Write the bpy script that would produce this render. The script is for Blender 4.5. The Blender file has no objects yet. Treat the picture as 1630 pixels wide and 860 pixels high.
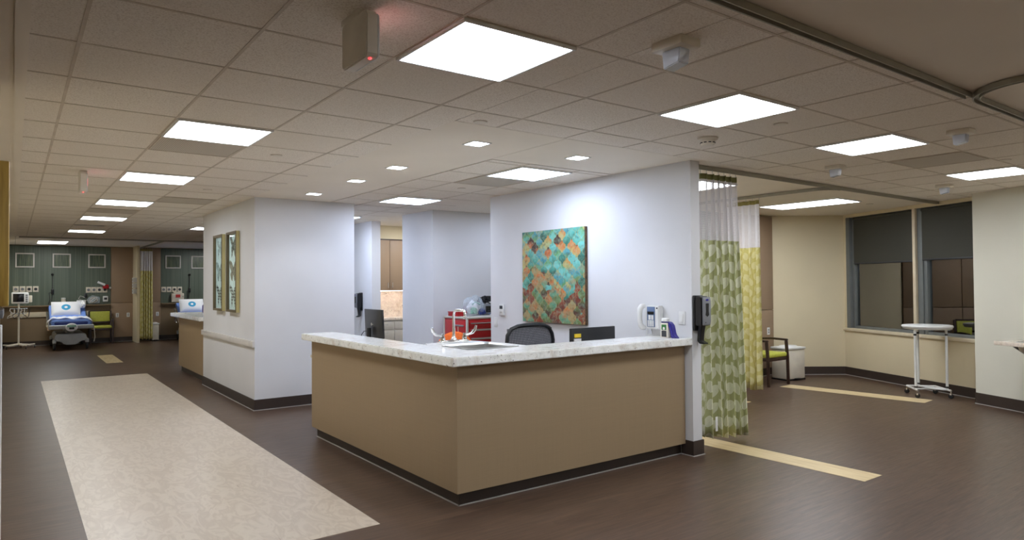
import bpy, bmesh, math, random
from math import pi, sin, cos, radians, atan2, sqrt
from mathutils import Vector, Matrix
random.seed(7)
S = bpy.context.scene
COL = S.collection

# ------------------------------------------------------------------ helpers
def lin(c):
    out = []
    for v in c[:3]:
        v = v / 255.0
        out.append(v / 12.92 if v <= 0.04045 else ((v + 0.055) / 1.055) ** 2.4)
    return (out[0], out[1], out[2], 1.0)

class NX:
    """a float socket in a node tree with operators"""
    def __init__(s, nt, sock): s.nt, s.s = nt, sock
    def _op(s, op, *a):
        n = s.nt.nodes.new('ShaderNodeMath'); n.operation = op
        for i, v in enumerate((s,) + a):
            if isinstance(v, NX): s.nt.links.new(v.s, n.inputs[i])
            else: n.inputs[i].default_value = float(v)
        return NX(s.nt, n.outputs[0])
    def __add__(s, o): return s._op('ADD', o)
    __radd__ = __add__
    def __sub__(s, o): return s._op('SUBTRACT', o)
    def __mul__(s, o): return s._op('MULTIPLY', o)
    __rmul__ = __mul__
    def __truediv__(s, o): return s._op('DIVIDE', o)
    def sin(s): return s._op('SINE')
    def cos(s): return s._op('COSINE')
    def floor(s): return s._op('FLOOR')
    def round(s): return s._op('ROUND')
    def fract(s): return s._op('FRACT')
    def abs(s): return s._op('ABSOLUTE')
    def lt(s, o): return s._op('LESS_THAN', o)
    def gt(s, o): return s._op('GREATER_THAN', o)
    def max(s, o): return s._op('MAXIMUM', o)
    def min(s, o): return s._op('MINIMUM', o)
    def mod(s, o): return s._op('FLOORED_MODULO', o)

class Mat:
    def __init__(s, name, base=(200, 200, 200), rough=.5, metal=0.0, spec=.5):
        s.m = bpy.data.materials.new(name); s.m.use_nodes = True
        s.nt = s.m.node_tree; s.n = s.nt.nodes; s.l = s.nt.links
        s.b = s.n['Principled BSDF']; s.out = s.n['Material Output']
        s.b.inputs['Base Color'].default_value = lin(base)
        s.b.inputs['Roughness'].default_value = rough
        s.b.inputs['Metallic'].default_value = metal
        s.b.inputs['Specular IOR Level'].default_value = spec
    def pos(s, kind='Object'):
        return s.n.new('ShaderNodeTexCoord').outputs[kind]
    def world(s): return s.n.new('ShaderNodeNewGeometry').outputs['Position']
    def xyz(s, sock):
        q = s.n.new('ShaderNodeSeparateXYZ'); s.l.new(sock, q.inputs[0])
        return [NX(s.nt, o) for o in q.outputs]
    def comb(s, *a):
        q = s.n.new('ShaderNodeCombineXYZ')
        for i, v in enumerate(a):
            if isinstance(v, NX): s.l.new(v.s, q.inputs[i])
            else: q.inputs[i].default_value = v
        return q.outputs[0]
    def scale(s, sock, sc):
        q = s.n.new('ShaderNodeMapping'); s.l.new(sock, q.inputs[0]); q.inputs['Scale'].default_value = sc
        return q.outputs[0]
    def noise(s, vec, scale=5, detail=3, rough=.5, dist=0.0):
        q = s.n.new('ShaderNodeTexNoise'); s.l.new(vec, q.inputs['Vector'])
        q.inputs['Scale'].default_value = scale; q.inputs['Detail'].default_value = detail
        q.inputs['Roughness'].default_value = rough; q.inputs['Distortion'].default_value = dist
        return NX(s.nt, q.outputs['Fac'])
    def voro(s, vec, scale=5, out='Distance', feature='F1', rand=1.0):
        q = s.n.new('ShaderNodeTexVoronoi'); q.feature = feature
        s.l.new(vec, q.inputs['Vector']); q.inputs['Scale'].default_value = scale
        q.inputs['Randomness'].default_value = rand
        return q.outputs[out]
    def white(s, vec):
        q = s.n.new('ShaderNodeTexWhiteNoise'); s.l.new(vec, q.inputs['Vector'])
        return NX(s.nt, q.outputs['Value'])
    def ramp(s, fac, stops, mode='LINEAR'):
        q = s.n.new('ShaderNodeValToRGB'); s.l.new(fac.s, q.inputs[0]); r = q.color_ramp; r.interpolation = mode
        while len(r.elements) < len(stops): r.elements.new(.5)
        for e, (p, c) in zip(r.elements, stops): e.position = p; e.color = lin(c)
        return q.outputs[0]
    def mix(s, fac, a, b):
        q = s.n.new('ShaderNodeMix'); q.data_type = 'RGBA'
        if isinstance(fac, NX): s.l.new(fac.s, q.inputs[0])
        else: q.inputs[0].default_value = fac
        for k, v in ((6, a), (7, b)):
            if isinstance(v, tuple): q.inputs[k].default_value = lin(v)
            else: s.l.new(v, q.inputs[k])
        return q.outputs[2]
    def col(s, sock): s.l.new(sock, s.b.inputs['Base Color']); return s
    def bump(s, h, strength=.2, dist=.002):
        q = s.n.new('ShaderNodeBump'); q.inputs['Strength'].default_value = strength
        q.inputs['Distance'].default_value = dist
        s.l.new(h.s, q.inputs['Height']); s.l.new(q.outputs[0], s.b.inputs['Normal']); return s
    def rough(s, f): s.l.new(f.s, s.b.inputs['Roughness']); return s

def plain(name, c, rough=.5, metal=0.0, var=.025, scale=8, spec=.5):
    """one colour with a slight mottling"""
    m = Mat(name, c, rough, metal, spec)
    f = m.noise(m.pos(), scale, 3)
    d = tuple(max(0, v * (1 - var)) for v in c); u = tuple(min(255, v * (1 + var)) for v in c)
    m.col(m.ramp(f, [(.3, d), (.7, u)]))
    return m.m

def emit(name, c, strength, base=(240, 240, 240)):
    m = Mat(name, base, .4)
    m.b.inputs['Emission Color'].default_value = lin(c)
    m.b.inputs['Emission Strength'].default_value = strength
    return m.m

ROOTM = {}
class MB:
    """collects shapes into one mesh"""
    def __init__(s): s.bm = bmesh.new(); s.uv = None
    def _xf(s, vs, mat):
        if mat is not None: bmesh.ops.transform(s.bm, matrix=mat, verts=vs)
    def box(s, x0, y0, z0, x1, y1, z1, bev=0.0, mat=None, seg=2):
        t = bmesh.new()
        r = bmesh.ops.create_cube(t, size=1)
        bmesh.ops.transform(t, verts=t.verts, matrix=Matrix.Translation(((x0+x1)/2, (y0+y1)/2, (z0+z1)/2)) @ Matrix.Diagonal((abs(x1-x0), abs(y1-y0), abs(z1-z0), 1)))
        if bev > 0: bmesh.ops.bevel(t, geom=list(t.edges), offset=min(bev, .49*min(abs(x1-x0), abs(y1-y0), abs(z1-z0))), segments=seg, affect='EDGES', profile=.5)
        s.join(t, mat); return s
    def join(s, t, mat=None):
        if mat is not None: bmesh.ops.transform(t, matrix=mat, verts=t.verts)
        me = bpy.data.meshes.new('tmp'); t.to_mesh(me); t.free(); s.bm.from_mesh(me); bpy.data.meshes.remove(me)
    def ring(s, pts):
        return [s.bm.verts.new(p) for p in pts]
    def skin(s, rings, cap=True, closed=True):
        n = len(rings[0])
        for a, b in zip(rings, rings[1:]):
            for i in range(n if closed else n-1):
                j = (i+1) % n
                try: s.bm.faces.new((a[i], a[j], b[j], b[i]))
                except ValueError: pass
        if cap:
            try: s.bm.faces.new(rings[0][::-1]); s.bm.faces.new(rings[-1])
            except ValueError: pass
        return s
    def tube(s, pts, r, n=8, mat=None, cap=True):
        """r: radius or list"""
        pts = [Vector(p) for p in pts]; m0 = len(pts)
        rr = r if isinstance(r, (list, tuple)) else [r]*m0
        t = (pts[1]-pts[0]).normalized(); up = Vector((0, 0, 1)) if abs(t.z) < .9 else Vector((1, 0, 0))
        a = t.cross(up).normalized(); rings = []
        for i, p in enumerate(pts):
            if i == 0: t = pts[1]-pts[0]
            elif i == m0-1: t = pts[-1]-pts[-2]
            else: t = (pts[i+1]-pts[i]).normalized() + (pts[i]-pts[i-1]).normalized()
            t = t.normalized()
            a = (a - t*a.dot(t)).normalized(); b = t.cross(a)
            ps = [p + (a*cos(2*pi*k/n)+b*sin(2*pi*k/n))*rr[i] for k in range(n)]
            if mat is not None: ps = [mat @ q for q in ps]
            rings.append(s.ring(ps))
        return s.skin(rings, cap)
    def cyl(s, c, r, h, n=20, r2=None, mat=None):
        c = Vector(c); return s.lathe([(r, 0), (r if r2 is None else r2, h)], c, n, mat)
    def lathe(s, prof, c=(0, 0, 0), n=24, mat=None, sx=1.0, sy=1.0):
        c = Vector(c); rings = []
        for r, z in prof:
            ps = [c + Vector((max(r, 1e-4)*cos(2*pi*k/n)*sx, max(r, 1e-4)*sin(2*pi*k/n)*sy, z)) for k in range(n)]
            if mat is not None: ps = [mat @ q for q in ps]
            rings.append(s.ring(ps))
        return s.skin(rings)
    def prism(s, poly, axis, a0, a1, bev=0.0, mat=None):
        """2-D outline extruded along an axis: 'x' (y,z), 'y' (x,z), 'z' (x,y)"""
        t = bmesh.new()
        def P(u, v, a): return {'x': (a, u, v), 'y': (u, a, v), 'z': (u, v, a)}[axis]
        lo = [t.verts.new(P(u, v, a0)) for u, v in poly]; hi = [t.verts.new(P(u, v, a1)) for u, v in poly]
        n = len(poly)
        t.faces.new(lo[::-1]); t.faces.new(hi)
        for i in range(n): t.faces.new((lo[i], lo[(i+1) % n], hi[(i+1) % n], hi[i]))
        bmesh.ops.recalc_face_normals(t, faces=t.faces)
        if bev: bmesh.ops.bevel(t, geom=list(t.edges), offset=bev, segments=2, affect='EDGES')
        s.join(t, mat); return s
    def sheet(s, fn, nu, nv, uvfn=None):
        """grid surface fn(i,j)->point, with UVs"""
        vs = [[s.bm.verts.new(fn(i, j)) for j in range(nv+1)] for i in range(nu+1)]
        uv = s.bm.loops.layers.uv.verify() if uvfn else None
        for i in range(nu):
            for j in range(nv):
                f = s.bm.faces.new((vs[i][j], vs[i+1][j], vs[i+1][j+1], vs[i][j+1]))
                if uv:
                    for lp, (a, b) in zip(f.loops, ((i, j), (i+1, j), (i+1, j+1), (i, j+1))): lp[uv].uv = uvfn(a, b)
        return s
    def ball(s, c, rx, ry=None, rz=None, n=16, mat=None):
        ry = rx if ry is None else ry; rz = rx if rz is None else rz
        t = bmesh.new(); bmesh.ops.create_uvsphere(t, u_segments=n, v_segments=max(6, n//2), radius=1)
        bmesh.ops.transform(t, verts=t.verts, matrix=Matrix.Translation(c) @ Matrix.Diagonal((rx, ry, rz, 1)))
        s.join(t, mat); return s
    def build(s, name, m, parent=None, world=False, smooth=True, recalc=True, mods=()):
        if recalc: bmesh.ops.recalc_face_normals(s.bm, faces=s.bm.faces)
        me = bpy.data.meshes.new(name); 
        if world and parent is not None: bmesh.ops.transform(s.bm, matrix=ROOTM[parent].inverted(), verts=s.bm.verts)
        s.bm.to_mesh(me); s.bm.free()
        me.materials.append(m)
        o = bpy.data.objects.new(name, me); COL.objects.link(o)
        if parent is not None: o.parent = parent; ROOTM[o] = ROOTM[parent]
        else: ROOTM[o] = Matrix.Identity(4)
        if smooth:
            me.polygons.foreach_set('use_smooth', [True]*len(me.polygons))
            e = me.edges
            bm2 = bmesh.new(); bm2.from_mesh(me)
            for ed in bm2.edges:
                if len(ed.link_faces) == 2 and ed.calc_face_angle(0) > radians(38): ed.smooth = False
            bm2.to_mesh(me); bm2.free()
        for kind, kw in mods:
            md = o.modifiers.new(kind.lower(), kind)
            for k, v in kw.items(): setattr(md, k, v)
        return o

def tag(o, label, cat, group=None):
    o['label'] = label; o['category'] = cat
    if group: o['group'] = group
    return o
def thing(name, label, cat, loc=(0, 0, 0), rz=0.0, group=None):
    o = bpy.data.objects.new(name, None); COL.objects.link(o); o.empty_display_size = .1
    o.location = loc; o.rotation_euler = (0, 0, rz)
    ROOTM[o] = Matrix.Translation(loc) @ Matrix.Rotation(rz, 4, 'Z')
    return tag(o, label, cat, group)
def dup(root, loc, rz, label, group=None):
    r = root.copy(); COL.objects.link(r); r.location = loc; r.rotation_euler = (0, 0, rz)
    r['label'] = label
    if group: r['group'] = group
    for ch in list(root.children):
        c = ch.copy(); COL.objects.link(c); c.parent = r
        for g in list(ch.children):
            d = g.copy(); COL.objects.link(d); d.parent = c
    return r
def struct(name, mb, m, world=True, **k):
    o = mb.build(name, m, None, **k); o['kind'] = 'structure'; return o
def sbox(name, m, x0, y0, z0, x1, y1, z1, bev=0.0):
    return struct(name, MB().box(x0, y0, z0, x1, y1, z1, bev), m, smooth=bev > 0)

# ------------------------------------------------------------------ camera
cam = bpy.data.cameras.new('camera'); co = bpy.data.objects.new('camera', cam); COL.objects.link(co)
yaw, pitch, roll = .6360, .0196, -.0070
fw = Vector((sin(yaw)*cos(pitch), cos(yaw)*cos(pitch), sin(pitch)))
r0 = Vector((cos(yaw), -sin(yaw), 0)); u0 = r0.cross(fw)
r1 = cos(roll)*r0 + sin(roll)*u0; u1 = -sin(roll)*r0 + cos(roll)*u0
co.matrix_world = Matrix(((r1.x, u1.x, -fw.x, 0), (r1.y, u1.y, -fw.y, 0), (r1.z, u1.z, -fw.z, 1.519), (0, 0, 0, 1)))
cam.sensor_width = 36; cam.lens = 36*1076.2/1630; cam.clip_start = .05; cam.clip_end = 100
S.camera = co
ZC = 2.59

# ------------------------------------------------------------------ materials
def wallpaint(name, c):
    m = Mat(name, c, .62, 0, .3); p = m.world()
    f = m.noise(p, 1.2, 3); d = tuple(v*.975 for v in c)
    m.col(m.ramp(f, [(.35, d), (.65, c)])); m.bump(m.noise(p, 320, 2), .12, .0006); return m.m
M = {}
M['wall_white'] = wallpaint('wall_white', (224, 224, 226))
M['wall_cream'] = wallpaint('wall_cream', (222, 208, 176))
M['wall_warm'] = wallpaint('wall_warm', (224, 221, 206))
M['wall_grey'] = wallpaint('wall_grey', (196, 198, 204))
M['drywall_ceiling'] = wallpaint('drywall_ceiling', (238, 228, 212))

m = Mat('acoustic_tile', (236, 224, 208), .9, 0, .1); p = m.world()
f = m.noise(p, 130, 3, .65); x, y, z = m.xyz(p)
ci = ((x - 2.0558)/.6096).floor(); cj = ((y - 2.2703)/.6096).floor()
tone = m.white(m.comb(ci, cj, 1.0))
c1 = m.ramp(f, [(.33, (210, 199, 184)), (.5, (240, 232, 220)), (.7, (247, 241, 231))])
m.col(m.mix(tone*.5, c1, (231, 221, 207))); m.bump(f, .5, .002); M['tile'] = m.m
M['grid_bar'] = plain('grid_bar', (204, 191, 173), .6, var=.04)

m = Mat('dark_wood_vinyl', (70, 55, 48), .34, 0, .45); p = m.world(); x, y, z = m.xyz(p)
row = (y/.152).floor(); off = m.white(m.comb(row, 3.0, 0.0))*1.2
colx = ((x + off)/1.22).floor(); tone = m.white(m.comb(row, colx, 0.0))
v = m.comb(x*.9 + tone*7.0, y*14.0, 0.0)
g = m.noise(v, 3.0, 6, .62, .6)
c1 = m.ramp(g, [(.25, (62, 47, 38)), (.5, (88, 69, 56)), (.78, (112, 90, 73))])
m.col(m.mix(tone*.34, c1, (70, 53, 43)))
m.rough(m.noise(v, 6, 3)*.16 + .27); m.bump(g, .12, .001); M['floor'] = m.m

def maple(name, ax):
    m = Mat(name, (210, 190, 160), .3, 0, .45); p = m.world(); x, y, z = m.xyz(p)
    a, b = (x, y) if ax == 'y' else (y, x)          # a across the planks
    row = (a/.152).floor(); tone = m.white(m.comb(row, ((b + row*.37)/.92).floor(), 2.0))
    w = m.noise(m.comb(a*1.0, b*.55, tone*4.0), 2.6, 2, .5, .2)
    g = ((m.noise(m.comb(a*5.5, b*2.2, tone*5.0), 1.6, 3, .5, 1.1)*26.0).sin()*.5 + .5)
    n2 = m.noise(m.comb(a*60.0, b*3.0, tone), 1.0, 4)
    c1 = m.mix(g*.75, (208, 194, 176), (178, 160, 141)); c2 = m.mix(n2*.5, c1, (212, 201, 186))
    m.col(m.mix(w*.5, c2, (192, 178, 162))); m.rough(n2*.1 + .25); return m.m
M['maple'] = maple('maple_vinyl', 'y')
m = Mat('maple_strip', (216, 192, 146), .32, 0, .45); p = m.world(); x, y, z = m.xyz(p)
g = m.noise(m.comb(x*26.0, y*2.0, 0.0), 1.5, 5, .6, .4)
m.col(m.ramp(g, [(.3, (196, 170, 124)), (.55, (220, 198, 154)), (.8, (230, 212, 174))])); M['maple_strip'] = m.m

def granite(name, base, warm=0):
    m = Mat(name, base, .16, 0, .5); p = m.world()
    n1 = m.noise(p, 14, 5, .7, .6); n2 = m.noise(p, 60, 4, .75); vr = NX(m.nt, m.voro(p, 150)); n3 = m.noise(p, 5, 4, .6, 1.0)
    sp = m.noise(p, 34, 3, .7)
    c = m.ramp(n1, [(.3, tuple(v*.91 for v in base)), (.5, base), (.72, tuple(min(255, v*1.09) for v in base))])
    c = m.mix((n3 - .55).max(0.0)*2.4, c, (172, 140, 100))
    c = m.mix((n2 - .58).max(0.0)*4.0, c, (140, 130, 114))
    c = m.mix((sp - .66).gt(0.0)*.85, c, (88, 70, 58))
    c = m.mix(vr.lt(.16)*.25, c, (238, 234, 222))
    m.col(c); m.b.inputs['Coat Weight'].default_value = .3; m.b.inputs['Coat Roughness'].default_value = .06
    return m.m
M['granite'] = granite('granite', (250, 250, 245))
M['granite_warm'] = granite('granite_warm', (240, 226, 212))
def laminate(name, c):
    m = Mat(name, c, .48, 0, .4); p = m.pos(); x, y, z = m.xyz(p)
    w = m.noise(m.comb(x*2.0, y*2.0, z*160.0), 1, 3)*.5 + m.noise(m.comb(x*160.0, y*160.0, z*2.0), 1, 3)*.5
    m.col(m.ramp(w, [(.35, tuple(v*.98 for v in c)), (.65, tuple(min(255, v*1.015) for v in c))])); return m.m
M['laminate'] = laminate('desk_laminate', (160, 138, 108))
M['laminate_brown'] = laminate('cabinet_laminate', (156, 132, 108))
M['laminate_head'] = laminate('headwall_laminate', (138, 118, 92))
M['rubber_base'] = plain('rubber_base', (60, 49, 43), .5)
M['seam'] = plain('seam', (176, 172, 168), .5)
M['trim_cream'] = plain('trim_cream', (214, 200, 174), .5)
M['trim_white'] = plain('trim_white', (214, 209, 204), .45)
M['white'] = plain('white_plastic', (228, 228, 226), .4)
M['offwhite'] = plain('offwhite_plastic', (222, 214, 198), .45)
M['grey_white'] = plain('grey_white_plastic', (196, 192, 184), .5)
M['sign_shell'] = plain('sign_shell', (238, 232, 222), .5)
M['black'] = plain('black_plastic', (22, 22, 24), .35)
M['dark'] = plain('dark_grey', (52, 54, 58), .45)
M['grey'] = plain('mid_grey', (128, 130, 134), .45)
M['steel'] = plain('brushed_steel', (198, 198, 196), .28, .95)
M['chrome'] = plain('chrome', (226, 226, 228), .1, 1.0, var=.02)
M['alu'] = plain('aluminium', (176, 178, 180), .38, .8)
M['track'] = plain('track_aluminium', (158, 154, 140), .45, .5)
M['frame_grey'] = plain('window_frame_grey', (116, 120, 120), .45, .2)
M['red'] = plain('red_enamel', (176, 22, 30), .3)
M['orange'] = plain('orange_fabric', (238, 108, 40), .85, scale=120, var=.14)
M['teal'] = plain('teal_panel', (120, 146, 136), .5)
M['wood_gold'] = None
m = Mat('golden_oak', (190, 130, 60), .45); p = m.world(); x, y, z = m.xyz(p)
g = m.noise(m.comb(x*40.0, y*40.0, z*3.0), 1, 5, .6, .5)
m.col(m.ramp(g, [(.3, (176, 138, 62)), (.6, (212, 176, 84)), (.8, (224, 192, 106))])); M['wood_gold'] = m.m
m = Mat('espresso_wood', (50, 32, 26), .35); p = m.pos(); x, y, z = m.xyz(p)
g = m.noise(m.comb(x*30.0, y*30.0, z*4.0), 1, 4, .6)
m.col(m.ramp(g, [(.3, (40, 25, 20)), (.7, (64, 42, 34))])); M['espresso'] = m.m
m = Mat('lime_vinyl', (186, 190, 74), .5); f = m.noise(m.pos(), 60, 3)
m.col(m.ramp(f, [(.3, (172, 176, 62)), (.7, (198, 200, 88))])); m.bump(f, .15, .001); M['lime'] = m.m
M['blue_vinyl'] = plain('blue_vinyl', (124, 160, 238), .45)
M['navy'] = plain('navy_vinyl', (34, 52, 128), .45)
M['linen'] = plain('white_linen', (236, 238, 242), .85, scale=30)
M['bed_grey'] = plain('bed_grey', (176, 180, 184), .4)
M['purple'] = plain('purple_plastic', (48, 40, 132), .3)
M['green_label'] = plain('green_label', (46, 112, 52), .5)
M['yellow'] = plain('yellow_sticker', (236, 206, 52), .6)
M['gold_frame'] = plain('pale_gold_frame', (206, 196, 142), .45, .15)
M['bronze_edge'] = plain('bronze_edge', (104, 92, 66), .5)
M['mat_board'] = plain('mat_board', (226, 236, 236), .7)
M['cable'] = plain('cable_black', (26, 26, 30), .5)
M['blue_grey'] = plain('blue_grey_screen', (96, 116, 150), .3)
M['mint'] = plain('mint_plastic', (150, 196, 176), .4)
M['screen'] = plain('dark_screen', (20, 22, 26), .15)
M['red_label'] = plain('red_label', (190, 52, 48), .5)
M['amber'] = plain('amber_bottle', (206, 182, 150), .5)
LIGHT = 10.5
M['diffuser'] = emit('lit_diffuser', (241, 247, 255), LIGHT)
M['diffuser_cool'] = emit('lit_diffuser_cool', (214, 228, 255), 13)
M['diffuser_dim'] = emit('lit_diffuser_dim', (214, 228, 255), 5)
M['diffuser_far'] = emit('lit_diffuser_far', (246, 248, 246), 7.5)
M['can_lamp'] = emit('lit_downlight_lens', (232, 240, 255), 14)
M['red_led'] = emit('red_led', (255, 40, 50), 1.5)
M['exit_red'] = emit('exit_letters_red', (255, 24, 20), 2.2)
M['under_light'] = emit('under_cabinet_lamp', (255, 236, 222), 4)

def pane(name, tint=(255, 255, 255), mixf=.0, gain=1.6):
    """clear glass sheet: fresnel mirror over see-through"""
    m = bpy.data.materials.new(name); m.use_nodes = True; nt = m.node_tree; n = nt.nodes; n.clear()
    o = n.new('ShaderNodeOutputMaterial'); g = n.new('ShaderNodeBsdfGlossy'); t = n.new('ShaderNodeBsdfTransparent'); x = n.new('ShaderNodeMixShader')
    fr = n.new('ShaderNodeFresnel'); fr.inputs['IOR'].default_value = 1.5
    mm = n.new('ShaderNodeMath'); mm.operation = 'MULTIPLY_ADD'; mm.inputs[1].default_value = gain; mm.inputs[2].default_value = mixf
    nt.links.new(fr.outputs[0], mm.inputs[0]); nt.links.new(mm.outputs[0], x.inputs[0])
    g.inputs['Roughness'].default_value = .0; g.inputs['Color'].default_value = (1, 1, 1, 1); t.inputs['Color'].default_value = lin(tint)
    nt.links.new(t.outputs[0], x.inputs[1]); nt.links.new(g.outputs[0], x.inputs[2]); nt.links.new(x.outputs[0], o.inputs[0])
    return m
M['window_glass'] = pane('window_glass', (200, 210, 214), .12)
M['picture_glass'] = pane('picture_glass', (250, 255, 255), .0, .16)
M['clear_bag'] = None
def sheer(name, c, alpha, rough=.4):
    m = Mat(name, c, rough); m.b.inputs['Alpha'].default_value = alpha; return m
M['clear_bag'] = sheer('clear_film', (214, 228, 240), .28, .12).m

def net(name, c):
    m = Mat(name, c, .8); u, v, w = m.xyz(m.pos('UV'))
    hx = ((u*110.0).fract() - .5).abs(); row = (v*110.0).floor()
    hx = (((u*110.0) + row.mod(2.0)*.5).fract() - .5).abs(); hy = ((v*110.0).fract() - .5).abs()
    hole = (hx*hx + hy*hy).lt(.085)
    a = (hole*-1.0 + 1.0); m.l.new(a.s, m.b.inputs['Alpha'])
    return m.m
M['net_white'] = net('curtain_net', (226, 222, 222))
def leafy(name, ground, leaf, stem, sc=1.0):
    m = Mat(name, ground, .78, 0, .3); u, v, w = m.xyz(m.pos('UV'))
    nz = m.noise(m.comb(u*6.0, v*6.0, 0.0), 1, 2)
    P = .175*sc; H = .135*sc
    sway = (v*(2*pi/(H*4))).sin()*.018
    uu = u + sway
    ccol = (uu/P).floor(); ux = (uu/P).fract()*P - P/2                    # distance from the stem
    st = ux.abs().lt(.0045)
    vv = v + ccol*.047
    out = None
    for side, ph in ((1, 0.0), (-1, .5)):
        vy = ((vv/H + ph).fract() - .5)*H
        a = ux*side - .047*sc
        ang = .85
        p = a*cos(ang) + vy*sin(ang); q = vy*cos(ang) - a*sin(ang)
        r = (p/(.054*sc)); s_ = (q/(.036*sc)) + r*r*.25
        e = (r*r + s_*s_).lt(1.0)
        out = e if out is None else out.max(e)
        b = (q.abs()).lt(.003)*(p.abs()).lt(.075*sc); st = st.max(b)
    c = m.mix(st*.55, ground, stem); c = m.mix(out*.8, c, leaf)
    c2 = m.mix(nz*.22, c, tuple(x_*.8 for x_ in ground)); m.col(c2)
    return m.m
M['leaf_green'] = leafy('leaf_curtain_green', (182, 184, 132), (240, 240, 220), (238, 238, 214), 1.2)
M['leaf_gold'] = leafy('leaf_curtain_gold', (196, 184, 112), (216, 208, 156), (168, 150, 74), 1.0)
M['band_green'] = plain('curtain_band', (128, 126, 76), .8)
M['band_gold'] = plain('curtain_band_gold', (150, 138, 78), .8)

# painting: an ogee lattice of mottled teal, green, rust and cream cells
m = Mat('lattice_painting', (90, 150, 130), .5); u, v, w = m.xyz(m.pos('UV'))
wob = m.noise(m.comb(u, v, 0.0), 7, 3)
px_ = u*6.8 + (wob - .5)*.2; qy = v*8.0 + (wob - .5)*.2
g = (px_*(2*pi)).cos() + (qy*(2*pi)).cos() + ((px_*(2*pi)).cos()*((qy*(4*pi)).cos()))*.28 - (qy*(4*pi)).sin()*.0
inA = g.gt(0.0)
ia = m.comb(px_.round(), qy.round(), 0.0); ib = m.comb((px_ + .5).round() + 31.5, (qy + .5).round() + .5, 4.0)
ra = m.white(ia); rb = m.white(ib)
rv = ra*inA + rb*(inA*-1.0 + 1.0)
low = m.noise(m.comb(u, v, 3.0), 2.6, 2)
top = [(0, (30, 92, 78)), (.14, (66, 152, 136)), (.34, (112, 196, 190)), (.48, (96, 150, 82)), (.62, (62, 150, 168)), (.74, (176, 176, 112)), (.84, (190, 150, 84)), (.92, (200, 106, 50)), (.99, (64, 34, 26))]
bot = [(0, (96, 34, 26)), (.2, (150, 66, 34)), (.36, (70, 38, 30)), (.5, (110, 128, 70)), (.62, (92, 158, 128)), (.76, (196, 112, 52)), (.9, (168, 142, 92))]
fu = (px_ - px_.round())*inA + ((px_ + .5) - (px_ + .5).round())*(inA*-1.0 + 1.0); fv = (qy - qy.round())*inA + ((qy + .5) - (qy + .5).round())*(inA*-1.0 + 1.0)
rj = (rv + (m.noise(m.comb(u, v, 5.0), 12, 3) - .5)*.30 + fv*.18).min(1.0).max(0.0)
ct = m.ramp(rj, top); cb = m.ramp(rj, bot)
sel = ((v*-1.0 + .54) + (low - .5)*1.7 + (rv - .5)*.35).gt(.16)
c = m.mix(sel, ct, cb)
mott = m.noise(m.comb(u, v, 1.0), 22, 5, .7, .5)
c = m.mix((mott - .45).max(0.0)*2.0, c, (150, 186, 160)); mot2 = m.noise(m.comb(u, v, 8.0), 16, 5, .7, .4)
c = m.mix((mot2 - .50).max(0.0)*3.4, c, (58, 44, 30))
line = g.abs().lt(.14); c = m.mix(line*.5, c, (170, 156, 100))
m.col(c); M['painting'] = m.m
M['canvas_edge'] = plain('canvas_edge', (96, 74, 52), .7, var=.3, scale=30)
# ------------------------------------------------------------------ the setting
W0 = Vector((10.9, 5.65)); ex = Vector((-.41, -.912)).normalized(); en = Vector((-ex.y, ex.x))
if en.x < 0: en = -en
WA = atan2(ex.y, ex.x)
WM = Matrix.Translation((W0.x, W0.y, 0)) @ Matrix.Rotation(WA, 4, 'Z')     # window wall frame: x along it towards the camera side, y outward
far = W0 + ex*10.5 + en*.35
struct('floor', MB().prism([(-3.2, -3.2), (far.x + 1.0, -3.2), (11.35, 5.6), (11.2, 6.2), (9.95, 6.95), (9.95, 21.5), (-3.2, 21.5)], 'z', -.12, 0), M['floor'], smooth=False)
sbox('trim_1', M['maple'], .37, 3.97, -.01, 1.88, 13.22, .0015)
sbox('trim_2', M['maple_strip'], 1.49, 15.45, -.01, 1.78, 17.33, .0015)
sbox('trim_3', M['maple_strip'], 5.19, 2.56, -.01, 5.465, 6.3, .0015)
sbox('trim_4', M['maple_strip'], 7.22, 5.1, -.01, 7.51, 6.3, .0015)
struct('trim_5', MB().prism([(9.085, 3.73), (9.395, 3.76), (9.2, 5.60), (8.9, 5.58)], 'z', -.01, .0015), M['maple_strip'], smooth=False)

ww, wc, wg = M['wall_white'], M['wall_cream'], M['wall_grey']
sbox('wall_divider', ww, 4.78, 3.83, 0, 4.90, 6.92, ZC)
sbox('wall_island', ww, 2.36, 8.45, 0, 3.64, 11.2, ZC)
sbox('wall_alcove', ww, 4.88, 8.53, 0, 7.2, 9.48, ZC)
sbox('wall_bay', wc, 4.90, 6.38, 0, 9.97, 6.92, ZC)
sbox('wall_closet', ww, 7.0, 6.92, 0, 7.2, 8.53, ZC)
sbox('wall_post', ww, 4.88, 10.6, 0, 5.04, 11.8, ZC)
sbox('wall_pantry', wc, 5.04, 11.66, 0, 8.2, 11.8, ZC)
sbox('wall_soffit', wc, 5.04, 11.32, 2.34, 6.6, 11.66, ZC)
sbox('wall_inner', wc, 6.6, 9.48, 0, 6.75, 11.66, ZC)
sbox('wall_far', wc, 8.0, 11.8, 0, 8.2, 21.3, ZC)
sbox('wall_back', M['laminate_head'], -.3, 21.32, 0, 8.2, 21.5, ZC)
sbox('wall_left', wc, -.4, 4.5, 0, -.25, 21.32, ZC)
sbox('wall_nook', wc, -3.2, 4.36, 0, -.06, 4.5, ZC)
sbox('wall_outer', wc, -3.2, -3.2, 0, -3.05, 4.36, ZC)
sbox('wall_entry', wc, -3.05, -3.2, 0, far.x + .8, -3.05, ZC)
struct('wall_corner', MB().prism([(9.97, 6.36), (10.9, 5.65), (11.1, 5.75), (9.97, 6.60)], 'z', 0, ZC), wc, smooth=False)
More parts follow.
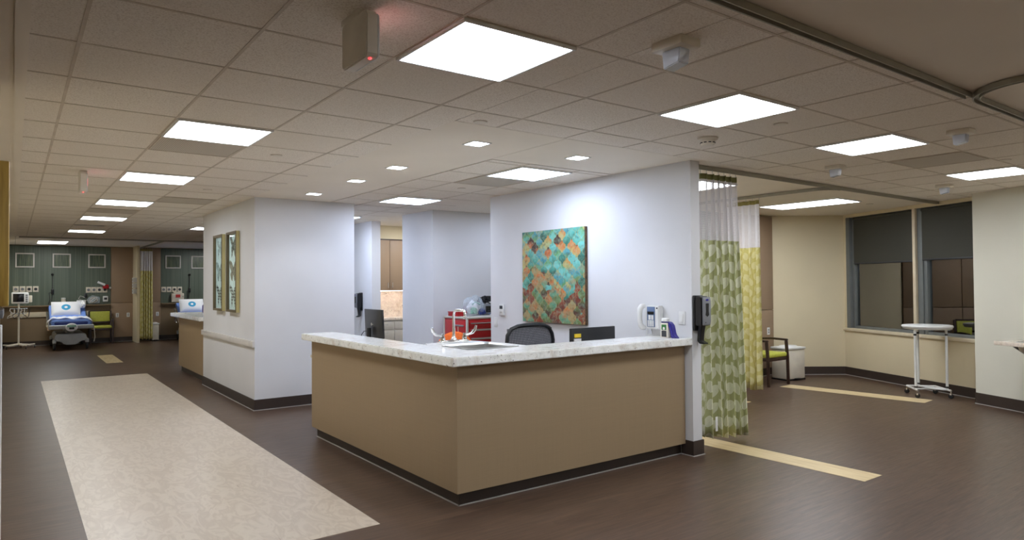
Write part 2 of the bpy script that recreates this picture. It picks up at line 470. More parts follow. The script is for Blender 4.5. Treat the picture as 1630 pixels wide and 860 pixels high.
def wbox(name, m, x0, y0, z0, x1, y1, z1, bev=0.0): return struct(name, MB().box(x0, y0, z0, x1, y1, z1, bev, WM), m, smooth=bev > 0)
wbox('wall_window', wc, 0, 0, 0, 2.9, .3, .715)
wbox('wall_header', wc, 0, 0, 2.54, 2.9, .3, ZC)
wbox('wall_right', M['wall_warm'], 2.66, -.275, 0, 10.3, .02, ZC)
wbox('trim_6', M['trim_cream'], -.03, -.03, .715, 2.9, .3, .76, .006)
wbox('wall_jamb', wc, -.15, 0, .715, .05, .3, 2.54)
wbox('wall_pier', wc, 2.5, 0, .715, 2.9, .3, 2.54)

# windows: frame with its mullion, glass
def window(n, x0, x1):
    f = MB(); y0, y1 = .05, .15
    f.box(x0, y0, .76, x0 + .055, y1, 2.54, .006, WM); f.box(x1 - .055, y0, .76, x1, y1, 2.54, .006, WM)
    f.box(x0 + .055, y0, .76, x1 - .055, y1, .80, .006, WM); f.box(x0 + .055, y0, 2.48, x1 - .055, y1, 2.54, .006, WM)
    w = struct('window_%d' % n, f, M['frame_grey'])
    g = MB().box(x0 + .05, .094, .79, x1 - .05, .100, 2.5, 0, WM).build('window_pane', M['window_glass'], w, smooth=False)
    return w
window(1, .13, 1.44); window(2, 1.56, 2.5)
wbox('window_3', M['frame_grey'], .05, .0, .76, .13, .15, 2.54, .004)           # side post beside the first window
wbox('window_4', M['frame_grey'], 1.44, .03, .76, 1.56, .15, 2.54, .004)        # broad mullion between the two
wbox('trim_7', M['trim_cream'], 1.425, -.012, .76, 1.475, .03, 2.54, .003)
m = Mat('shade_cloth', (66, 66, 58), .8); f = m.noise(m.scale(m.pos(), (300, 300, 300)), 1, 2)
m.col(m.ramp(f, [(.3, (54, 54, 47)), (.7, (70, 69, 61))])); M['shade'] = m.m
for x0, x1, zb, lab in ((.20, 1.41, 1.785, 'grey roller shade half lowered over the left window'), (1.56, 2.44, 1.80, 'grey roller shade half lowered over the right window beside the wall')):
    t = thing('roller_shade', lab, 'window shade', tuple((WM @ Vector((x0, .03, 2.5)))), WA, 'roller shades over the night windows')
    L = x1 - x0
    MB().box(0, -.004, zb - 2.5 + .02, L, -.001, .0).build('shade_cloth', M['shade'], t, smooth=False)
    MB().box(0, -.008, zb - 2.5, L, .004, zb - 2.5 + .022, .003).build('hem_bar', M['dark'], t)
    MB().tube([(0, .0, .008), (L, .0, .008)], .022, 12).build('roller', M['shade'], t)

# baseboards, each with a pale caulk line along the floor
def base(side, pts, h=.13, xf=None):
    """pts: run seen with the wall on the left of the direction of travel"""
    for nm, t_, zz, mm in (('baseboard_' + side, .012, h, M['rubber_base']), ('trim_' + str(base.n), .018, .007, M['seam'])):
        b = MB()
        for (a, c) in zip(pts, pts[1:]):
            a = Vector(a); c = Vector(c); d = (c - a).normalized(); nn = Vector((d.y, -d.x))
            a2 = a - d*0; c2 = c + d*t_
            q = [a, c2, c2 + nn*t_, a + nn*t_]
            b.prism([(v.x, v.y) for v in q], 'z', 0, zz)
        struct(nm, b, mm, smooth=False)
    base.n += 1
base.n = 8
base('divider', [(4.90, 6.3), (4.90, 3.83), (4.78, 3.83), (4.78, 3.95)][::-1][:3] if False else [(4.78, 3.95), (4.78, 3.83), (4.90, 3.83), (4.90, 6.38)])
base('island', [(2.36, 11.2), (2.36, 8.45), (3.64, 8.45), (3.64, 11.2)])
base('alcove', [(4.88, 9.48), (4.88, 8.53), (7.0, 8.53)])
base('post', [(4.88, 11.8), (4.88, 10.6), (5.04, 10.6)])
base('bay', [(4.92, 6.38), (9.94, 6.38)])
base('corner', [(9.97, 6.36), (10.9, 5.65)])
q0 = W0 + ex*.0; q1 = W0 + ex*2.655
base('window', [(q0.x, q0.y), (q1.x, q1.y)])
q2 = W0 + ex*2.66 - en*.275; q3 = W0 + ex*10 - en*.275
base('right', [(q2.x, q2.y), (q3.x, q3.y)], .135)
base('back', [(-.25, 21.32), (8.0, 21.32)], .12)
base('left', [(-.25, 4.5), (-.25, 21.3)])
# flat wall guard on the island wall
sbox('trim_20', M['trim_white'], 2.328, 8.44, .765, 2.36, 11.2, .84, .006)

# ------------------------------------------------------------------ ceiling: drywall bands, acoustic fields, roof slab over all
sbox('ceiling', M['dark'], -3.3, -3.3, 2.72, far.x + 1.2, 21.6, 2.80)  # slab added above the ceiling to block world light, backing the open reveal
dw, tl = M['drywall_ceiling'], M['tile']
def cbox(m, x0, y0, x1, y1): return sbox('ceiling', m, x0, y0, ZC, x1, y1, ZC + .05)
XE = 12.4
G = .6096; GX, GY = 2.0558, 2.2703
cbox(dw, -3.2, 1.545, .04, 21.5); cbox(dw, -3.2, -3.2, 14.6, 1.53)
cbox(tl, .045, 1.555, 2.33, 17.6); cbox(tl, 2.335, 1.555, XE, 3.775); cbox(tl, 4.905, 3.78, XE, 3.93)
cbox(dw, 2.33, 3.78, 3.305, 11.3); cbox(dw, 3.31, 3.78, 4.90, 4.765)
cbox(tl, 3.33, 4.79, 4.85, 6.925); cbox(tl, 3.33, 6.93, 8.2, 11.75); cbox(tl, 2.335, 11.305, 3.325, 17.6); cbox(tl, 3.33, 11.755, 8.2, 17.6)

sbox('ceiling', dw, 8.205, 3.965, ZC, XE, 6.7, ZC + .05); sbox('ceiling', dw, 4.905, 3.965, ZC, 8.204, 6.375, ZC + .05)
cbox(dw, .045, 17.601, 8.2, 21.5)
# wall line moulding where the tiles end on the left
sbox('trim_21', M['drywall_ceiling'], .0, 1.56, ZC - .012, .05, 17.6, ZC + .001)
def grid(x0, y0, x1, y1):
    b = MB(); w = .0075; z0, z1 = ZC - .0025, ZC + .001
    i = math.ceil((x0 - GX)/G)
    while GX + i*G < x1:
        x = GX + i*G; b.box(x - w, y0, z0, x + w, y1, z1); i += 1
    j = math.ceil((y0 - GY)/G)
    while GY + j*G < y1:
        y = GY + j*G; b.box(x0, y - w, z0 + .0004, x1, y + w, z1); j += 1
    o = struct('ceiling_grid', b, M['grid_bar'], smooth=False)
grid(.05, 1.56, 2.33, 17.6); grid(2.335, 1.56, XE, 3.775); grid(2.34, 11.31, 8.0, 17.6)
b = MB()                                                                          # grid of the field behind the desk
for x in (3.735, 4.345): b.box(x - .0075, 4.79, ZC - .0025, x + .0075, 11.3, ZC + .001)
for k in range(10):
    y = 4.885 + k*.6096; b.box(3.335, y - .0075, ZC - .0021, 4.78 if y < 6.95 else 4.9, y + .0075, ZC + .001)
struct('ceiling_grid', b, M['grid_bar'], smooth=False)

# recessed lights
def make_light(name, lab, cx, cy, lx=.6096, ly=.6096, group='flat square ceiling lights', seam=False, glow='diffuser'):
    t = thing(name, lab, 'ceiling light', (cx, cy, ZC), 0, group)
    a, c = lx/2 - .003, ly/2 - .003; w = .014
    f = MB(); z0, z1 = -.016, .004
    f.box(-a, -c, z0, a, -c + w, z1, .002); f.box(-a, c - w, z0, a, c, z1, .002)
    f.box(-a, -c + w, z0, -a + w, c - w, z1, .002); f.box(a - w, -c + w, z0, a, c - w, z1, .002)
    f.build('light_frame', M['white'], t)
    if seam:
        MB().box(-a + w, -c + w, -.011, a - w, -.008, -.003).build('diffuser', M['diffuser'], t, smooth=False)
        MB().box(-a + w, .008, -.011, a - w, c - w, -.003).build('diffuser', M['diffuser'], t, smooth=False)
        MB().box(-a + w, -.008, -.013, a - w, .008, -.003).build('crossbar', M['white'], t, smooth=False)
    else: MB().box(-a + w, -c + w, -.011, a - w, c - w, -.003).build('diffuser', M[glow], t, smooth=False)
    return t
def cell(i, j): return (GX + (i + .5)*G, GY + (j + .5)*G)
lights = [
    (cell(-1, 0), 'nearest and largest-looking square ceiling light, right of the exit sign'),
    (cell(2, 0), 'square ceiling light in front of the smoke detector, second in the near row'),
    (cell(5, 0), 'square ceiling light in the near row, third from the exit sign'),
    (cell(9, 0), 'square ceiling light at the right end of the near row, close to the right wall'),
    (cell(-2, 4), 'nearest square ceiling light of the row over the left corridor'),
    (cell(-2, 8), 'square ceiling light, second nearest of the row over the left corridor'),
    (cell(-2, 12), 'square ceiling light, third nearest of the row over the left corridor'),
    (cell(-2, 16), 'square ceiling light, fourth nearest of the row over the left corridor'),
    (cell(-2, 21), 'square ceiling light, farthest tile light of the row over the left corridor'),
    ((4.04, 5.19), 'square ceiling light inside the recessed field over the desk, nearer the canvas'),
    ((4.08, 7.71), 'square ceiling light over the gap between butterfly wall and divider wall'),
    ((4.13, 10.28), 'square ceiling light mostly hidden behind the right edge of the butterfly wall'),
    (cell(1, 18), 'sliver of a square ceiling light peeking out left of the butterfly wall'),
]
for (c, lab) in lights: make_light('ceiling_light', lab, c[0], c[1], glow='diffuser_cool' if 'desk' in lab or 'butterfly wall' in lab and 'left' not in lab else 'diffuser_far' if 'fourth' in lab or 'farthest' in lab else 'diffuser')
make_light('ceiling_light', 'long ceiling light over the bed at the far end of the corridor', .76, 19.65, .6096, 1.2, 'long bay ceiling lights', glow='diffuser_far')
make_light('ceiling_light', 'long two-part ceiling light in the window bay beyond the curtains', 8.83, 5.06, .62, 1.16, 'long bay ceiling lights', True)
make_light('ceiling_light', 'long ceiling light seen through the mesh of the near green curtain', 6.1, 5.06, .62, 1.16, 'long bay ceiling lights')
make_light('ceiling_light', 'ceiling light over the second far bay behind the butterfly wall', 4.6, 19.65, .6096, 1.2, 'long bay ceiling lights', glow='diffuser_far')
make_light('ceiling_light', 'added unseen square fill light inside the pantry niche', 5.8, 10.4, glow='diffuser')  # out of sight, added to brighten the pantry cabinets
make_light('ceiling_light', 'added unseen square fill light over the red cart in the alcove', 5.95, 7.7, glow='diffuser_dim')  # hidden by the divider wall, added to lift the alcove brightness
make_light('ceiling_light', 'added unseen long fill light of the near bay on the viewer side, right of the desk', 6.6, -.6, .62, 1.16, 'long bay ceiling lights')  # fill fixture added behind the camera to brighten desk front and ceiling
make_light('ceiling_light', 'added unseen long fill light of the near bay on the viewer side, left of the desk', 1.9, -.6, .62, 1.16, 'long bay ceiling lights')  # second added fill fixture, unseen behind the camera

# square downlights: a lensed can set in the drywall band, each with its own lamp
def downlight(cx, cy, lab, power=9):
    t = thing('downlight', lab, 'downlight', (cx, cy, ZC), 0, 'small square downlights in the drywall band')
    a = .082; f = MB(); w = .012
    for (x0, y0, x1, y1) in ((-a, -a, a, -a + w), (-a, a - w, a, a), (-a, -a + w, -a + w, a - w), (a - w, -a + w, a, a - w)):
        f.box(x0, y0, -.006, x1, y1, .003, .001)
    f.build('trim_ring', M['white'], t)
    MB().box(-a + w, -a + w, -.003, a - w, a - w, .0).build('lens', M['can_lamp'], t, smooth=False)
    l = bpy.data.lights.new('lamp', 'SPOT'); l.energy = power; l.spot_size = radians(118); l.spot_blend = .55; l.shadow_soft_size = .06; l.color = (.84, .90, 1)
    lo = bpy.data.objects.new('lamp', l); COL.objects.link(lo); lo.parent = t; lo.location = (0, 0, -.012)
for cx, cy, lab in ((2.85, 4.30, 'small square downlight nearest the front corner of the drywall band'), (3.88, 4.30, 'small square downlight close above the canvas wall'),
                    (2.83, 5.60, 'small square downlight, second along the band towards the butterfly wall'), (2.85, 6.56, 'small square downlight, third along the band towards the butterfly wall'),
                    (2.85, 7.78, 'small square downlight right in front of the butterfly wall')):
    downlight(cx, cy, lab)

# return-air grilles: perforated tiles
m = Mat('perforated_tile', (168, 160, 146), .7); x, y, z = m.xyz(m.pos())
hx = ((x*70.0).fract() - .5); hy = ((y*70.0).fract() - .5); h = (hx*hx + hy*hy).lt(.09)
m.col(m.mix(h*.5, (206, 196, 180), (96, 88, 80))); M['perf'] = m.m
def grille(cx, cy, lab):
    t = thing('air_vent', lab, 'air vent', (cx, cy, ZC), 0, 'perforated return-air tiles')
    a = .297
    MB().box(-a, -a, -.004, a, a, .002).build('perforated_panel', M['perf'], t, smooth=False)
    f = MB(); w = .012
    for (x0, y0, x1, y1) in ((-a, -a, a, -a + w), (-a, a - w, a, a), (-a, -a + w, -a + w, a - w), (a - w, -a + w, a, a - w)): f.box(x0, y0, -.007, x1, y1, .002)
    f.build('vent_frame', M['grid_bar'], t, smooth=False)
for c, lab in ((cell(-2, 5), 'perforated air tile right behind the nearest left corridor light'), (cell(-2, 14), 'perforated air tile behind the third left corridor light'),
               (cell(-1, 11), 'perforated air tile over the corridor beside the butterfly wall'), ((4.04, 5.80), 'perforated air tile behind the light over the desk'),
               (cell(7, 0), 'perforated air tile between the two right-hand lights of the near row')): grille(c[0], c[1], lab)
t = thing('air_vent', 'slim dark slot vent between far corridor lights', 'air vent', (1.07, 13.9, ZC), 0)
MB().box(-.24, -.05, -.006, .24, .05, .002, .002).build('vent_frame', M['grid_bar'], t)
sl = MB()
for k in range(3): sl.box(-.225, -.036 + k*.026, -.008, .225, -.020 + k*.026, -.002)
sl.build('slot', M['black'], t, smooth=False)

# ceiling strobes: base plate, clear lens, reflector
def strobe(cx, cy, lab, s=1.0):
    t = thing('ceiling_strobe', lab, 'fire strobe', (cx, cy, ZC), 0, 'white fire alarm strobes on the ceiling')
    MB().box(-.058*s, -.075*s, -.035*s, .058*s, .075*s, .002, .008).build('base_plate', M['offwhite'], t)
    MB().prism([(-.045*s, -.035*s), (.045*s, -.035*s), (.038*s, -.105*s), (-.038*s, -.092*s)], 'x', -.03*s, .03*s, .004).build('lens', M['clear_lens'], t)
    MB().prism([(-.036*s, -.036*s), (.036*s, -.036*s), (.026*s, -.062*s), (-.026*s, -.062*s)], 'x', -.018*s, .018*s, .003).build('reflector', M['chrome'], t)
M['clear_lens'] = sheer('clear_lens', (226, 232, 244), .62, .12).m
strobe(2.37, 1.97, 'white strobe with clear lens between the two nearest square lights', 1.15)
strobe(5.435, 1.96, 'white strobe above right of the third near-row light')
strobe(6.144, 3.25, 'small white strobe over the far curtain track, below the third near-row light')
strobe(8.40, 3.2, 'white strobe in front of the window shade')
# smoke detector
t = thing('smoke_detector', 'round cream smoke detector in front of the divider wall end', 'smoke detector', (4.15, 3.16, ZC))
MB().lathe([(.075, .002), (.075, -.012), (.066, -.02), (.06, -.022)]).build('base_plate', M['offwhite'], t)
MB().lathe([(.055, -.02), (.052, -.045), (.040, -.058), (.012, -.062)]).build('sensor_head', M['offwhite'], t)
sl = MB()
for k in range(10):
    a = 2*pi*k/10; sl.box(-.010, .050, -.043, .010, .0556, -.036, 0, Matrix.Rotation(a, 4, 'Z'))
sl.build('vent_slot', M['black'], t, smooth=False)
for x, y, lab in ((4.19, 2.59, 'flat round sprinkler cap between the second and third near lights'), (1.743, 5.62, 'flat round sprinkler cap beside the nearest left corridor light'),
                  (1.745, 8.08, 'flat round sprinkler cap beside the second left corridor light'), (1.744, 11.94, 'flat round sprinkler cap over the far corridor beside the butterfly wall'),
                  (4.05, 6.43, 'flat round sprinkler cap behind the perforated tile over the desk'), (2.48, 3.70, 'flat round sprinkler cap at the front corner of the drywall band'),
                  (7.12, 2.22, 'flat round sprinkler cap beside the far right light'), (9.6, 4.6, 'flat round sprinkler cap over the window bay')):
    t = thing('ceiling_sprinkler_cap', lab, 'sprinkler cover', (x, y, ZC), 0, 'flat sprinkler caps on the ceiling')
    MB().lathe([(.042, -.001), (.042, -.006), (.030, -.009), (.004, -.010)]).build('cap', M['offwhite'], t)
    MB().lathe([(.048, .002), (.048, -.002), (.043, -.003)]).build('rim', M['grid_bar'], t)

# exit signs hung edge-on: blank grey back to the left, lit red letters on the far side
def exit_sign(cx, cy, lab, w=.235, h=.185):
    t = thing('exit_sign', lab, 'exit sign', (cx, cy, ZC), 0, 'exit signs hanging from the ceiling')
    MB().box(-.03, -.045, -.026, .03, .13, .002, .006).build('canopy', M['sign_shell'], t)
    z1 = -.022; z0 = z1 - h
    pts = []
    for (sy, sz, a0) in ((1, 1, 0), (-1, 1, pi/2), (-1, -1, pi), (1, -1, 3*pi/2)):
        for k in range(5):
            a = a0 + k*pi/8; r = .022
            pts.append((sy*(w/2 - r) + r*cos(a), (z0 + z1)/2 + sz*(h/2 - r) + r*sin(a)))
    MB().prism(pts, 'x', -.03, .018, .005).build('housing', M['sign_shell'], t)
    MB().prism([(p[0]*.97, (z0+z1)/2 + (p[1] - (z0+z1)/2)*.95) for p in pts], 'x', .018, .028, .003).build('face_panel', M['white'], t)
    cu = bpy.data.curves.new('exit_text', 'FONT'); cu.body = 'EXIT'; cu.size = w*.40; cu.align_x = 'CENTER'; cu.align_y = 'CENTER'; cu.extrude = .001
    o = bpy.data.objects.new('exit_text', cu); COL.objects.link(o); o.parent = t
    bpy.context.view_layer.update(); me = bpy.data.meshes.new_from_object(o); bpy.data.objects.remove(o)
    o = bpy.data.objects.new('exit_lettering', me); COL.objects.link(o); o.parent = t
    o.location = (.0295, 0, (z0 + z1)/2); o.rotation_euler = (pi/2, 0, pi/2); me.materials.clear(); me.materials.append(M['exit_red'])
    MB().lathe([(.0065, 0), (.0065, .006), (.003, .008)], (0, 0, 0), 10, Matrix.Translation((-.006, -w/2 + .02, z0 + .012)) @ Matrix.Rotation(pi, 4, 'X') @ Matrix.Translation((0, 0, .008))).build('indicator_lamp', M['red_led'], t)
exit_sign(1.10, 2.485, 'grey-backed exit sign glowing red, beside the nearest square light')
exit_sign(.52, 7.42, 'small distant exit sign hanging over the left corridor')

# curtain tracks
def track(lab, pts, name='curtain_track', w=.02):
    t = thing(name, lab, 'curtain track', (pts[0][0], pts[0][1], ZC))
    b = MB(); zt = -.004; zb = -.034
    P = [Vector((p[0] - pts[0][0], p[1] - pts[0][1])) for p in pts]
    def rail(off0, off1, z0, z1):
        rings = []
        for i, p in enumerate(P):
            d = ((P[min(i+1, len(P)-1)] - P[max(i-1, 0)])).normalized(); n = Vector((-d.y, d.x))
            a, c = p + n*off0, p + n*off1
            rings.append(b.ring([(a.x, a.y, z0), (c.x, c.y, z0), (c.x, c.y, z1), (a.x, a.y, z1)]))
        b.skin(rings)
    rail(-w, w, -.016, zt); rail(-w, -w + .007, zb, -.016); rail(w - .007, w, zb, -.016)
    b.build('rail', M['track'], t, smooth=False)
    return t
def arc(cx, cy, r, a0, a1, n=12): return [(cx + r*cos(radians(a0 + (a1 - a0)*k/n)), cy + r*sin(radians(a0 + (a1 - a0)*k/n))) for k in range(n + 1)]
t1 = track('long dark curtain track across the ceiling at upper right', [(-1.5, 1.538), (4.385, 1.538)])
t2 = track('curved curtain track bending off the upper right track towards the viewer', [(8.8, 1.538), (4.55, 1.538)] + arc(4.55, 1.238, .30, 90, 178) + [(4.245, .2), (4.245, -1.5)])
track('curtain track along the ceiling edge of the window bay', [(4.93, 3.947), (10.3, 3.947)])
track('short curtain track dividing the window bay, carrying the yellow-green curtain', [(7.62, 3.975)] + arc(7.62, 4.195, .22, 270, 180) + [(7.40, 4.4), (7.40, 6.3)])
track('curtain track across the far end of the left corridor', [(.1, 17.63), (7.9, 17.63)])
track('short curtain track between the two far bays', [(2.85, 17.66), (2.85, 21.2)])
# ------------------------------------------------------------------ the reception desk
def slab(outer, holes, z0, z1, bev=.006):
    t = bmesh.new(); edges = []
    for loop in [outer] + holes:
        vs = [t.verts.new((x, y, z0)) for x, y in loop]
        for i in range(len(vs)): edges.append(t.edges.new((vs[i], vs[(i+1) % len(vs)])))
    bmesh.ops.triangle_fill(t, edges=edges, use_beauty=True)
    r = bmesh.ops.extrude_face_region(t, geom=list(t.faces))
    bmesh.ops.translate(t, verts=[v for v in r['geom'] if isinstance(v, bmesh.types.BMVert)], vec=(0, 0, z1 - z0))
    bmesh.ops.recalc_face_normals(t, faces=t.faces)
    bmesh.ops.dissolve_limit(t, angle_limit=.01, verts=t.verts, edges=t.edges)
    if bev: bmesh.ops.bevel(t, geom=[e for e in t.edges if len(e.link_faces) == 2 and e.calc_face_angle() > 1], offset=bev, segments=2, affect='EDGES')
    return t
desk = thing('reception_desk', 'tan laminate reception desk with two wings meeting at a corner', 'desk', (2.46, 3.96, 0))
b = MB().box(2.415, 3.925, .10, 2.435, 6.66, .967); b.box(2.435, 6.64, .10, 2.60, 6.66, .967)
b.build('side_panel', M['laminate'], desk, True, False)
MB().box(2.415, 3.905, .10, 4.767, 3.925, .967).build('front_panel', M['laminate'], desk, True, False)
b = MB().box(2.60, 4.70, .0, 2.62, 6.66, .967); b.box(2.62, 4.70, 0, 3.15, 4.72, .80); b.box(3.17, 4.16, 0, 4.765, 4.18, .967); b.box(3.15, 4.18, 0, 3.17, 4.72, .80)
b.build('inner_panel', M['laminate'], desk, True, False)
b = MB().box(2.46, 3.96, 0, 2.49, 6.63, .10); b.box(2.49, 3.96, 0, 4.767, 3.99, .10)
b.build('toe_kick', M['rubber_base'], desk, True, False)
b = MB().box(2.452, 3.952, 0, 2.46, 6.63, .007); b.box(2.452, 3.952, 0, 4.77, 3.96, .007)
b.build('caulk_line', M['seam'], desk, True, False)
b = MB().box(3.18, 4.19, .72, 4.765, 4.75, .75, .004); b.box(2.63, 5.0, .72, 3.45, 7.3, .75, .004)
for x_, y_ in ((4.72, 4.70), (3.25, 4.70), (3.38, 5.05), (3.38, 7.22), (2.7, 7.22)): b.box(x_ - .025, y_ - .025, 0, x_ + .025, y_ + .025, .72)
b.build('lower_worktop', M['offwhite'], desk, True)
top = thing('granite_worktop', 'pale speckled granite worktop on top of the tan reception desk', 'worktop', (2.33, 3.82, .967))
hx0, hx1, hy0, hy1 = 2.72, 3.16, 4.20, 4.62
def rrect(x0, y0, x1, y1, r, n=5):
    out = []
    for cx, cy, a0 in ((x1 - r, y1 - r, 0), (x0 + r, y1 - r, 90), (x0 + r, y0 + r, 180), (x1 - r, y0 + r, 270)):
        for k in range(n + 1):
            a = radians(a0 + 90*k/n); out.append((cx + r*cos(a), cy + r*sin(a)))
    return out
b = MB(); b.join(slab([(2.33, 3.82), (4.775, 3.82), (4.775, 4.23), (3.26, 4.23), (3.26, 4.56), (3.17, 4.90), (2.72, 4.90), (2.67, 4.78), (2.67, 6.72), (2.33, 6.72)], [rrect(hx0, hy0, hx1, hy1, .05)[::-1]], .967, 1.03))
b.build('slab', M['granite'], top, True)
# sink
t = thing('bar_sink', 'small stainless basin set into the granite worktop at the desk corner', 'sink', (2.94, 4.41, 1.03))
b = MB(); rings = []
for (ins, z, r) in ((-.018, .003, .055), (-.018, .006, .055), (.0, .006, .05), (.012, -.006, .045), (.02, -.15, .04), (.06, -.165, .03)):
    rings.append(b.ring([(x - 2.94, y - 4.41, z) for x, y in rrect(hx0 + ins, hy0 + ins, hx1 - ins, hy1 - ins, r)]))
b.skin(rings, cap=False); b.bm.faces.new(rings[-1])
b.build('basin', M['steel'], t)
MB().lathe([(.04, -.168), (.04, -.160), (.03, -.158), (.012, -.163)]).build('drain', M['chrome'], t)
# faucet
t = thing('gooseneck_faucet', 'chrome gooseneck faucet with two wing handles behind the sink', 'faucet', (2.94, 4.80, 1.03))
MB().box(-.135, -.028, 0, .135, .028, .022, .008).build('deck_plate', M['chrome'], t)
pts = [(0, 0, .02), (0, 0, .10), (0, 0, .225)] + [(0, -.045 + .045*cos(radians(a)), .225 + .045*sin(radians(a))) for a in (30, 60, 90)] + [(0, -.12, .27)] + [(0, -.145 - .03*sin(radians(a)), .24 + .03*cos(radians(a))) for a in (10, 45, 90)] + [(0, -.175, .215)]
MB().tube(pts, .0115, 12).build('spout', M['chrome'], t)
MB().lathe([(.026, .02), (.024, .035), (.016, .045), (.014, .06)]).build('collar', M['chrome'], t)
MB().lathe([(.014, .205), (.016, .208), (.016, .222), (.013, .226)], (0, -.175, 0)).build('spout_tip', M['chrome'], t)
for sx in (-1, 1):
    h = MB().lathe([(.022, .02), (.02, .045), (.014, .06), (.013, .075), (.004, .078)], (sx*.105, 0, 0), 14)
    h.tube([(sx*.105, 0, .062), (sx*.14, -.005, .064), (sx*.18, -.01, .075), (sx*.205, -.012, .105), (sx*.215, -.012, .135)], [.008, .009, .012, .014, .009], 10)
    h.build('wing_handle', M['chrome'], t)

# monitors seen from behind
def monitor(loc, rz, lab, w, h, stickers=False, low=.12, tilt=0.0):
    t = thing('computer_monitor', lab, 'monitor', loc, rz, 'black monitors behind the desk')
    z0 = low; T = Matrix.Translation((0, 0, z0 + h/2)) @ Matrix.Rotation(tilt, 4, 'X') @ Matrix.Translation((0, 0, -z0 - h/2))
    MB().box(-w/2, -.012, z0, w/2, .012, z0 + h, .005, T).build('screen_housing', M['black'], t)
    b = MB(); a = .72
    r1 = [(-w/2*.97, -.012, z0 + .01), (w/2*.97, -.012, z0 + .01), (w/2*.97, -.012, z0 + h*.985), (-w/2*.97, -.012, z0 + h*.985)]
    r2 = [(-w/2*.45, -.032, z0 + h*.12), (w/2*.45, -.032, z0 + h*.12), (w/2*.45, -.032, z0 + h*.6), (-w/2*.45, -.032, z0 + h*.6)]
    b.skin([b.ring([T @ Vector(p) for p in r1]), b.ring([T @ Vector(p) for p in r2])])
    b.build('back_cover', M['dark_shell'], t)
    MB().box(-w/2 + .012, .0115, z0 + .015, w/2 - .012, .0135, z0 + h - .012, 0, T).build('screen', M['screen'], t, smooth=False)
    MB().tube([(0, -.06, .012), (0, -.062, z0 + h*.35)], [.03, .022], 12).build('stand_neck', M['black'], t)
    MB().lathe([(.10, 0), (.10, .008), (.06, .014), (.02, .016)], (0, -.04, 0), 24, None, 1.25, .9).build('stand_base', M['black'], t)
    MB().tube([(0, -.05, z0 + h*.25), (-w*.2, -.08, z0 + h*.22), (-w*.3, -.09, z0 + h*.08), (-w*.28, -.09, .01)], .004, 6).build('power_cable', M['cable'], t)
    lg = MB().lathe([(.016, 0), (.016, .002)], (0, 0, 0), 14, T @ Matrix.Translation((0, -.0325, z0 + h*.48)) @ Matrix.Rotation(pi/2, 4, 'X'))
    lg.box(.02, -.034, z0 + h*.47, .045, -.031, z0 + h*.49, 0, T)
    lg.build('logo', M['logo_grey'] if stickers else M['grey_white'], t, smooth=False)
    if stickers:
        for (x, z, m_, sw, sh) in ((-w/2 + .075, z0 + h*.78, M['yellow'], .075, .034), (-w/2 + .075, z0 + h*.62, M['white'], .085, .045)):
            MB().box(x - sw/2, -.0265, z - sh/2, x + sw/2, -.016, z + sh/2, 0, T).build('sticker', m_, t, smooth=False)
        MB().box(-.03, -.0345, z0 + h*.26, .03, -.031, z0 + h*.36, 0, T).build('sticker', M['white'], t, smooth=False)
    return t
M['dark_shell'] = plain('dark_shell', (34, 35, 37), .3); M['logo_grey'] = plain('logo_grey', (60, 60, 62), .4)
monitor((4.375, 4.66, .75), .0, 'black monitor with yellow and white stickers behind the desk under the canvas', .565, .31, True, .042)
m1 = monitor((3.2, 6.89, .75), -pi/2 - .05, 'black monitor back with a trailing cable at the left wing of the desk', .50, .31, False, .183, .04)

# mesh office chair
m = Mat('black_mesh', (62, 62, 68), .7); x, y, z = m.xyz(m.pos())
hx = ((x*120.0).fract() - .5); hz = ((z*120.0).fract() - .5); m.l.new(((hx*hx + hz*hz).lt(.05)*-.75 + 1.0).s, m.b.inputs['Alpha']); M['mesh'] = m.m
def chair_base(t, mat):
    b = MB()
    for k in range(5):
        a = 2*pi*k/5 + .3; b.tube([(.03*cos(a), .03*sin(a), .12), (.20*cos(a), .20*sin(a), .10), (.30*cos(a), .30*sin(a), .075)], [.022, .018, .014], 8)
    b.build('star_base', mat, t)
    for k in range(5):
        a = 2*pi*k/5 + .3
        MB().tube([(.30*cos(a) - .012*sin(a), .30*sin(a) + .012*cos(a), .032), (.30*cos(a) + .012*sin(a), .30*sin(a) - .012*cos(a), .032)], .032, 12).build('caster', M['black'], t)
    MB().tube([(0, 0, .11), (0, 0, .42)], [.028, .024], 12).build('gas_column', M['black'], t)
def office_chair(loc, rz, lab):
    t = thing('office_chair', lab, 'chair', loc, rz)
    chair_base(t, M['black'])
    MB().box(-.25, -.24, .43, .25, .24, .51, .04, None, 3).build('seat', M['black'], t)
    def P(u, v):          # backrest outline: rounded, wider at the top
        w = .20 + .075*min(1, v*1.4); return Vector((u*w, .25 + .05*v - .05*(1 - u*u)*.8 + .03, .58 + .525*v - .02*u*u*(v > .5)))
    b = MB(); n = 30; out = []
    for k in range(n):
        a = 2*pi*k/n; c, s = cos(a), sin(a); e = 5.0; rr = (abs(c)**e + abs(s)**e)**(-1/e); out.append(P(c*rr, .5 + .5*s*rr))
    b.tube(out + [out[0], out[1]], .020, 8, None, False); b.build('back_frame', M['black'], t)
    b = MB(); b.sheet(lambda i, j: P(-.97 + 1.94*i/14, .03 + .94*j/14), 14, 14); b.build('back_mesh', M['mesh'], t)
    MB().tube([(0, .12, .44), (0, .33, .46), (0, .35, .62), (0, .30, .75)], [.03, .03, .025, .02], 8).build('back_support', M['black'], t)
    for sx in (-1, 1):
        MB().tube([(sx*.24, .05, .47), (sx*.29, .05, .5), (sx*.29, .04, .66)], .018, 8).box(sx*.29 - .035, -.10, .66, sx*.29 + .035, .14, .69, .012).build('armrest', M['black'], t)
